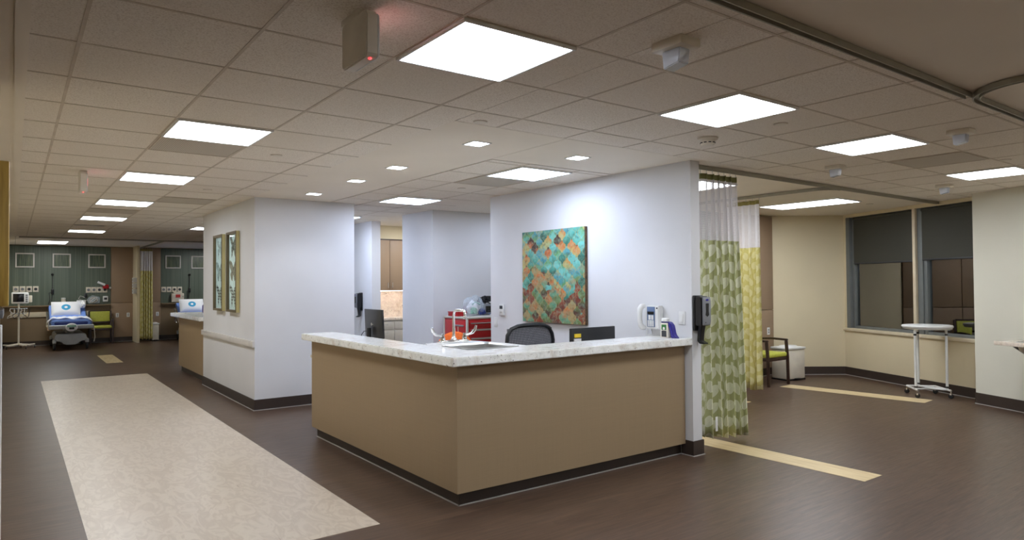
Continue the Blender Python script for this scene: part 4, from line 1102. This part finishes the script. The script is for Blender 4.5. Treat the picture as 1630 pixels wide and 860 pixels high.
# clutter at the right end of the first headwall
t = thing('tissue_box', 'small white box on the ledge left of the wrapped tubing', 'box', (1.46, 21.22, 1.031)); MB().box(-.10, -.055, 0, .10, .055, .12, .006).build('carton', M['linen'], t); MB().box(-.03, -.03, .12, .03, .03, .124).build('slot', M['grey'], t, smooth=False)
t = thing('tubing_bag', 'clear bag of pale tubing hanging above the far lime chair', 'bag', (1.74, 21.25, 1.03)); crumple((0, -.02, .11), (.13, .06, .11), 4).build('film', M['clear_bag'], t)
for k in range(4): MB().tube([(.09*cos(a*.8 + k), -.02 - .01*k, .12 + .07*sin(a*.8 + k*2)) for a in range(9)], .008, 6).build('tube_coil', M['amber'] if k % 2 else M['linen'], t)
t = thing('flow_meter', 'dark regulator with hoses below the gas outlets over the far lime chair', 'regulator', (1.56, 21.27, 1.215)); MB().lathe([(.03, 0), (.035, .03), (.03, .09), (.015, .12)], (0, -.02, 0)).build('regulator_body', M['dark'], t); MB().tube([(0, -.03, .0), (-.12, -.05, .05), (-.16, -.05, -.03), (-.05, -.05, -.08), (.05, -.05, -.07)], .009, 6).build('hose', M['grey_white'], t)
t = thing('red_holder', 'red holder with a slanted white roll at the right end of the far headwall', 'holder', (2.02, 21.27, 1.50)); MB().box(-.07, -.06, -.05, .07, .0, .06, .02).build('holder_body', M['red'], t); MB().tube([(-.02, -.07, .05), (-.19, -.07, .13)], .032, 12).build('paper_roll', M['linen'], t); MB().lathe([(.03, 0), (.03, .02), (.01, .024)], (0, 0, 0), 12, Matrix.Translation((.11, -.0, -.03)) @ Matrix.Rotation(pi/2, 4, 'X')).build('gauge', M['grey_white'], t)
t = thing('call_box', 'small white box with dark display under the red holder', 'call box', (2.02, 21.30, 1.10)); MB().box(-.06, -.05, 0, .06, -.001, .15, .006).build('housing', M['white'], t); MB().box(-.035, -.054, .05, .035, -.048, .11, .002).build('display', M['dark'], t)
def glove(z, lab):
    t = thing('mounted_glove_box', lab, 'glove box', (2.67, 20.60, z), 0, 'glove boxes stacked on the post')
    MB().box(-.09, -.115, 0, -.001, .115, .128, .003).build('carton', M['grey_white'], t); MB().lathe([(.05, 0), (.05, .002)], (0, 0, 0), 16, Matrix.Translation((-.0895, 0, .065)) @ Matrix.Rotation(-pi/2, 4, 'Y') @ Matrix.Diagonal((.5, 1, 1, 1))).build('opening', M['dark'], t)
for k, nm in enumerate(('lowest', 'middle', 'topmost')): glove(1.31 + k*.15, '%s of the three glove boxes on the post beside the far curtain' % nm)
for x, lab in ((2.30, 'left outlet on the brown column beside the far chair'), (2.56, 'right outlet on the brown column beside the far chair'), (3.28, 'outlet on the brown column right of the far curtain')):
    wall_plate((x, 21.27, .725), 0, lab, 'outlet', 'outlets on the brown headwall columns')
wall_plate((9.28, 6.33, .72), 0, 'outlet on the brown column behind the lime-seated chair', 'outlet', 'outlets on the brown headwall columns')
wall_plate((9.80, 6.33, .72), 0, 'outlet on the brown column in the window bay, above the chair arm', 'outlet', 'outlets on the brown headwall columns')
sbox('trim_22', M['trim_cream'], -.05, 21.285, .73, .75, 21.32, .86, .006); sbox('trim_23', M['trim_cream'], 1.55, 21.285, .73, 2.1, 21.32, .86, .006)

# ------------------------------------------------------------------ far bed
def stretcher(loc, lab):
    t = thing('hospital_bed', lab, 'hospital bed', loc, 0, 'blue hospital stretchers')
    # local: foot at y=-1.0, head at y=+.95
    def mp(x, y):
        h = .62 + max(0.0, y - .15)*.52; return h
    b = MB(); prof = [(-.95, .60), (-.2, .60), (.12, .61), (.45, .76), (.78, .93)]
    rings = []
    for y, z in prof:
        rings.append(b.ring([(-.39, y, z), (-.40, y, z + .04), (-.38, y, z + .10), (0, y - .0, z + .115), (.38, y, z + .10), (.40, y, z + .04), (.39, y, z), (0, y, z - .01)]))
    b.skin(rings); b.build('mattress', M['blue_vinyl'], t)
    MB().box(-.36, -.96, .58, .36, -.30, .69, .05, None, 3).build('foot_section', M['navy'], t)
    f = MB()
    for sx in (-1, 1): f.tube([(sx*.42, -.98, .53), (sx*.42, .12, .53), (sx*.42, .78, .85)], .025, 8)
    f.tube([(-.42, -.98, .53), (.42, -.98, .53)], .025, 8); f.box(-.40, -.9, .50, .40, .25, .58, .02)
    f.build('deck_frame', M['steel'], t)
    MB().box(-.46, -1.03, .50, .46, -.965, .60, .025, None, 3).build('foot_bumper', M['bed_grey'], t)
    for sx in (-1, 1):
        r = MB(); x = sx*.44
        r.tube([(x, -.75, .50), (x, -.70, .66), (x, .55, .66), (x, .60, .50)], .014, 8)
        for k in range(4): r.tube([(x, -.5 + k*.3, .48), (x, -.45 + k*.3, .66)], .010, 6)
        r.tube([(x, -.8, .49), (x, .65, .49)], .016, 8); r.build('side_rail', M['chrome'], t)
        MB().prism([(-1.02, .47), (-.90, .54), (-.55, .54), (-.55, .47)], 'x', x - .03, x + .03, .01).build('rail_pivot', M['wood_tan'], t)
    MB().prism([(-.34, .22), (-.30, .38), (.30, .38), (.34, .22), (.20, .20), (.12, .12), (-.12, .12), (-.20, .20)], 'y', -.86, .8, .02).build('base_cover', M['bed_grey'], t)
    MB().tube([(0, -.45, .35), (0, -.45, .52)], .10, 16).build('lift_column', M['bed_grey'], t)
    MB().tube([(0, .5, .35), (0, .5, .52)], .10, 16).build('lift_column', M['bed_grey'], t)
    for sx in (-1, 1):
        for y in (-.80, .75):
            w_ = MB().lathe([(.05, -.022), (.095, -.025), (.105, -.012), (.105, .012), (.095, .025), (.05, .022)], (0, 0, 0), 20, Matrix.Translation((sx*.33, y, .106)) @ Matrix.Rotation(pi/2, 4, 'Y')).build('wheel', M['dark'], t)
            MB().box(sx*.33 - .04, y - .09, .15, sx*.33 + .04, y + .09, .26, .03).build('wheel_cover', M['bed_grey'], w_)
    p = MB().lathe([(.10, 0), (.115, .02), (.10, .035), (.02, .04)], (0, 0, 0), 20, Matrix.Translation((.0, -1.03, .545)) @ Matrix.Rotation(pi/2, 4, 'X') @ Matrix.Diagonal((1.1, .85, 1, 1))).build('foot_control', M['linen'], t)
    MB().box(-.05, -1.078, .50, .05, -1.066, .545, .003).build('display', M['screen'], p)
    MB().box(-.09, -1.073, .55, .09, -1.064, .60, .004).build('key_row', M['mint'], p)
    MB().tube([(.44, -.98, .55), (.46, -1.02, .50), (.48, -1.0, .30), (.46, -.98, .18)], .012, 6).build('power_cord', M['grey_white'], t)
    return t
M['wood_tan'] = plain('tan_grip', (168, 138, 104), .5)
bed = stretcher((1.13, 20.22, 0), 'blue hospital bed with raised head at the far end of the left corridor')
dup(bed, (4.08, 20.15, 0), 0, 'second blue hospital bed mostly hidden behind the far granite counter')
m = Mat('printed_pillow', (236, 238, 242), .8); x, y, z = m.xyz(m.pos()); r2 = (x*x + (z*z)*1.35); rr = r2._op('SQRT')
an = m.noise(m.pos(), 30, 2); ring = rr.lt(.098)*rr.gt(.034)
m.col(m.mix(ring, (238, 240, 244), (60, 160, 206))); M['pillow_print'] = m.m
def pillow(loc, rz, tilt, lab, w=.62, h=.40):
    t = thing('pillow', lab, 'pillow', loc, rz, 'white pillows on the beds')
    b = MB(); rings = []
    T = Matrix.Rotation(tilt, 4, 'X')
    t_ = bmesh.new(); bmesh.ops.create_grid(t_, x_segments=20, y_segments=12, size=1)
    b2 = bmesh.new()
    for s in (1, -1):
        vs = {}
        for v in t_.verts:
            u, q = v.co.x, v.co.y
            th = .075*((1 - abs(u)**3.2)*(1 - abs(q)**2.8))**.6
            vs[v] = b2.verts.new((u*w/2*(1 - .05*(1 - abs(u)**1.0)*abs(q)**4), -s*th, q*h/2*(1 - .10*(1 - u*u)*0 - .06*(1 - abs(q))*0)))
        for f_ in t_.faces: b2.faces.new([vs[v] for v in f_.verts][::s])
    bmesh.ops.remove_doubles(b2, verts=b2.verts, dist=.0005); t_.free()
    b.join(b2); o = b.build('pillow_body', M['pillow_print'], t); o.rotation_euler = (tilt, 0, 0)
    return t
pillow((1.09, 20.60, .955), 0, -.55, 'white pillow with a blue ring emblem propped on the far bed')
pillow((4.02, 20.52, .965), 0, -.55, 'white and blue pillow showing over the far granite counter')
t = thing('folded_blanket', 'white blanket bunched at the right of the pillow on the far bed', 'blanket', (1.46, 20.72, .97)); crumple((0, 0, .06), (.06, .13, .10), 6, .2).build('blanket_body', M['linen'], t)
t = thing('bed_sheet', 'rumpled white and grey sheet across the foot half of the far bed', 'sheet', (1.13, 19.72, .715))
b = MB(); rnd = random.Random(2)
b.sheet(lambda i, j: Vector((-.46 + .92*i/24, -.17 + .34*j/10, (.026 + .02*sin(i*.8 + j*.9) + .016*sin(j*2.2 + i*.3)) - max(0, abs(i - 12) - 9.5)*.045)), 24, 10)
b.build('sheet_cloth', M['linen'], t, mods=(('SOLIDIFY', dict(thickness=.012, offset=1)),))
# patient monitor on a rolling stand
t = thing('patient_monitor', 'white vital-signs monitor on a rolling pole at the far left', 'monitor stand', (.12, 20.62, 0))
MB().tube([(0, 0, .08), (0, 0, 1.10)], .022, 12).build('pole', M['offwhite'], t)
b = MB()
for k in range(5): a = 2*pi*k/5 + .15; b.tube([(0, 0, .10), (.22*cos(a), .22*sin(a), .075), (.34*cos(a), .34*sin(a), .085)], [.03, .022, .018], 8)
b.build('base_legs', M['offwhite'], t)
for k in range(5): a = 2*pi*k/5 + .15; MB().tube([(.33*cos(a) - .01, .33*sin(a), .03), (.33*cos(a) + .01, .33*sin(a), .03)], .03, 12).tube([(.33*cos(a), .33*sin(a), .05), (.33*cos(a), .33*sin(a), .085)], .01, 6).build('caster', M['black'], t)
b = MB().box(-.15, -.08, 1.10, .20, .06, 1.38, .025, None, 3); b.build('monitor_body', M['white'], t); MB().box(-.115, -.088, 1.145, .105, -.078, 1.345, .004).build('screen', M['screen'], t)
k = MB()
for q in range(4): k.box(.135, -.087, 1.14 + q*.05, .18, -.078, 1.175 + q*.05, .003)
k.build('key_column', M['grey'], t)
MB().box(.20, -.06, 1.13, .27, .04, 1.30, .01).build('module', M['offwhite'], t)
b = MB().tube([(-.15, -.10, .86), (.15, -.10, .86), (.15, .10, .86), (-.15, .10, .86), (-.15, -.10, .86)], .008, 6).tube([(-.17, -.12, .98), (.17, -.12, .98), (.17, .12, .98), (-.17, .12, .98), (-.17, -.12, .98)], .008, 6)
for q in range(6): b.tube([(-.15 + q*.06, -.10, .86), (-.17 + q*.068, -.12, .98)], .004, 5)
b.box(-.15, -.10, .852, .15, .10, .86); b.build('basket', M['alu'], t)
for q in range(4):
    pts = [(-.16 + .1*q, -.13, .99)] + [(-.18 + .1*q + .05*sin(u*1.3 + q), -.14 + .01*q, .93 - .045*u) for u in range(5)] + [(-.1 + .1*q, -.13, .80), (-.08 + .1*q, -.12, .97)]
    MB().tube(pts, .009, 6).build('cable', M['dark'] if q % 2 else M['grey_white'], t)

# ------------------------------------------------------------------ far counter behind the butterfly wall
t = thing('side_counter', 'tan counter with a granite top sticking out behind the butterfly wall', 'counter', (2.42, 12.3, 0))
MB().box(2.40, 11.205, .10, 2.42, 13.32, .967).box(2.42, 13.30, .10, 3.1, 13.32, .967).build('side_panel', M['laminate'], t, True, False)
MB().box(2.44, 11.205, 0, 2.47, 13.28, .10).box(2.47, 13.25, 0, 3.05, 13.28, .10).build('toe_kick', M['rubber_base'], t, True, False)
b = MB(); b.join(slab([(2.30, 11.205), (3.1, 11.205), (3.1, 13.55), (2.30, 13.55)], [], .967, 1.03)); b.build('granite_slab', M['granite'], t, True)
t = thing('blue_bottle', 'blue bottle on the granite counter at the edge of the butterfly wall', 'bottle', (2.78, 13.0, 1.03)); MB().lathe([(.055, 0), (.06, .02), (.058, .13), (.03, .16), (.022, .19)]).build('bottle_body', M['purple'], t); MB().lathe([(.026, .18), (.026, .215), (.01, .22)]).build('cap', M['white'], t)

# ------------------------------------------------------------------ pantry niche
t = thing('upper_cabinet', 'brown wall cabinet over the stone backsplash in the pantry niche', 'cabinet', (5.06, 11.32, 1.40))
MB().box(0, .0, 0, 1.5, .335, .94).build('cabinet_body', M['laminate_brown'], t, smooth=False)
for k in range(3):
    d = MB().box(.003 + k*.5, -.02, .003, .497 + k*.5, -.0, .925, .002).build('door', M['laminate_brown'], t)
    hx = .455 if k % 2 == 0 else .045
    MB().tube([(k*.5 + hx, -.02, .05), (k*.5 + hx, -.045, .055), (k*.5 + hx, -.045, .145), (k*.5 + hx, -.02, .15)], .006, 8).build('handle', M['chrome'], d)
MB().box(0, -.025, .925, 1.5, .0, .945).build('top_rail', M['espresso'], t, smooth=False)
MB().box(.05, .10, -.012, 1.4, .16, -.001).build('strip_lamp', M['under_light'], t, smooth=False)
t = thing('base_cabinet', 'pale drawer cabinet with stone worktop and backsplash in the pantry niche', 'cabinet', (5.06, 11.12, 0))
MB().box(0, .02, .10, 1.5, .53, .87).build('cabinet_body', M['grey_white'], t, smooth=False)
MB().box(-.015, -.01, .87, 1.53, .53, .915, .006).build('worktop', M['granite_warm'], t)
MB().box(-.015, 0.51, .915, 1.53, .535, 1.396).build('backsplash', M['granite_warm'], t, smooth=False)
MB().box(0, .06, 0, 1.5, .50, .10).build('toe_kick', M['rubber_base'], t, smooth=False)
for k in range(3):
    for (z0, z1, mm) in ((.70, .835, M['grey_white']), (.41, .69, M['grey_white']), (.11, .40, M['grey_white'])):
        d = MB().box(.004 + k*.5, .0, z0, .496 + k*.5, .02, z1, .002).build('drawer', mm, t)
        MB().tube([(k*.5 + .18, 0, z1 - .045), (k*.5 + .18, -.025, z1 - .045), (k*.5 + .36, -.025, z1 - .045), (k*.5 + .36, 0, z1 - .045)], .005, 8).build('handle', M['alu'], d)

# ------------------------------------------------------------------ left edge: oak wall cabinet over a pale ledge
t = thing('oak_cabinet', 'golden oak wall cabinet at the left edge of the picture', 'cabinet', (-.45, 4.0, 1.425))
MB().box(-.45, .02, 0, .434, .358, .695, .003).build('cabinet_body', M['wood_gold'], t)
for k in range(2):
    d = MB().box(-.447 + k*.442, .0, .003, -.008 + k*.441, .02, .692, .003).build('door', M['wood_gold'], t)
    MB().tube([(-.04 if k == 0 else .04, .0, .08), (-.04 if k == 0 else .04, -.025, .085), (-.04 if k == 0 else .04, -.025, .175), (-.04 if k == 0 else .04, .0, .18)], .006, 8).build('handle', M['alu'], d)
t = thing('pale_station', 'pale grey-topped station below the oak cabinet at the left edge', 'station', (-.5, 4.15, 0))
MB().box(-.5, -.20, 1.37, .465, .208, 1.41, .006).build('ledge', M['grey'], t)
MB().box(-.5, -.12, .0, .445, .208, 1.37, .004).build('station_body', M['grey_white'], t)
MB().box(.445, -.10, .05, .458, .19, 1.325, .003).build('end_panel', M['white'], t)

# ------------------------------------------------------------------ night outside, exposure
w = bpy.data.worlds.new('night'); S.world = w; w.use_nodes = True
bg = w.node_tree.nodes['Background']; bg.inputs[0].default_value = lin((70, 92, 140)); bg.inputs[1].default_value = .035
S.view_settings.view_transform = 'Standard'; S.view_settings.look = 'None'; S.view_settings.gamma = 1; S.view_settings.use_curve_mapping = False
S.view_settings.exposure = 1.0
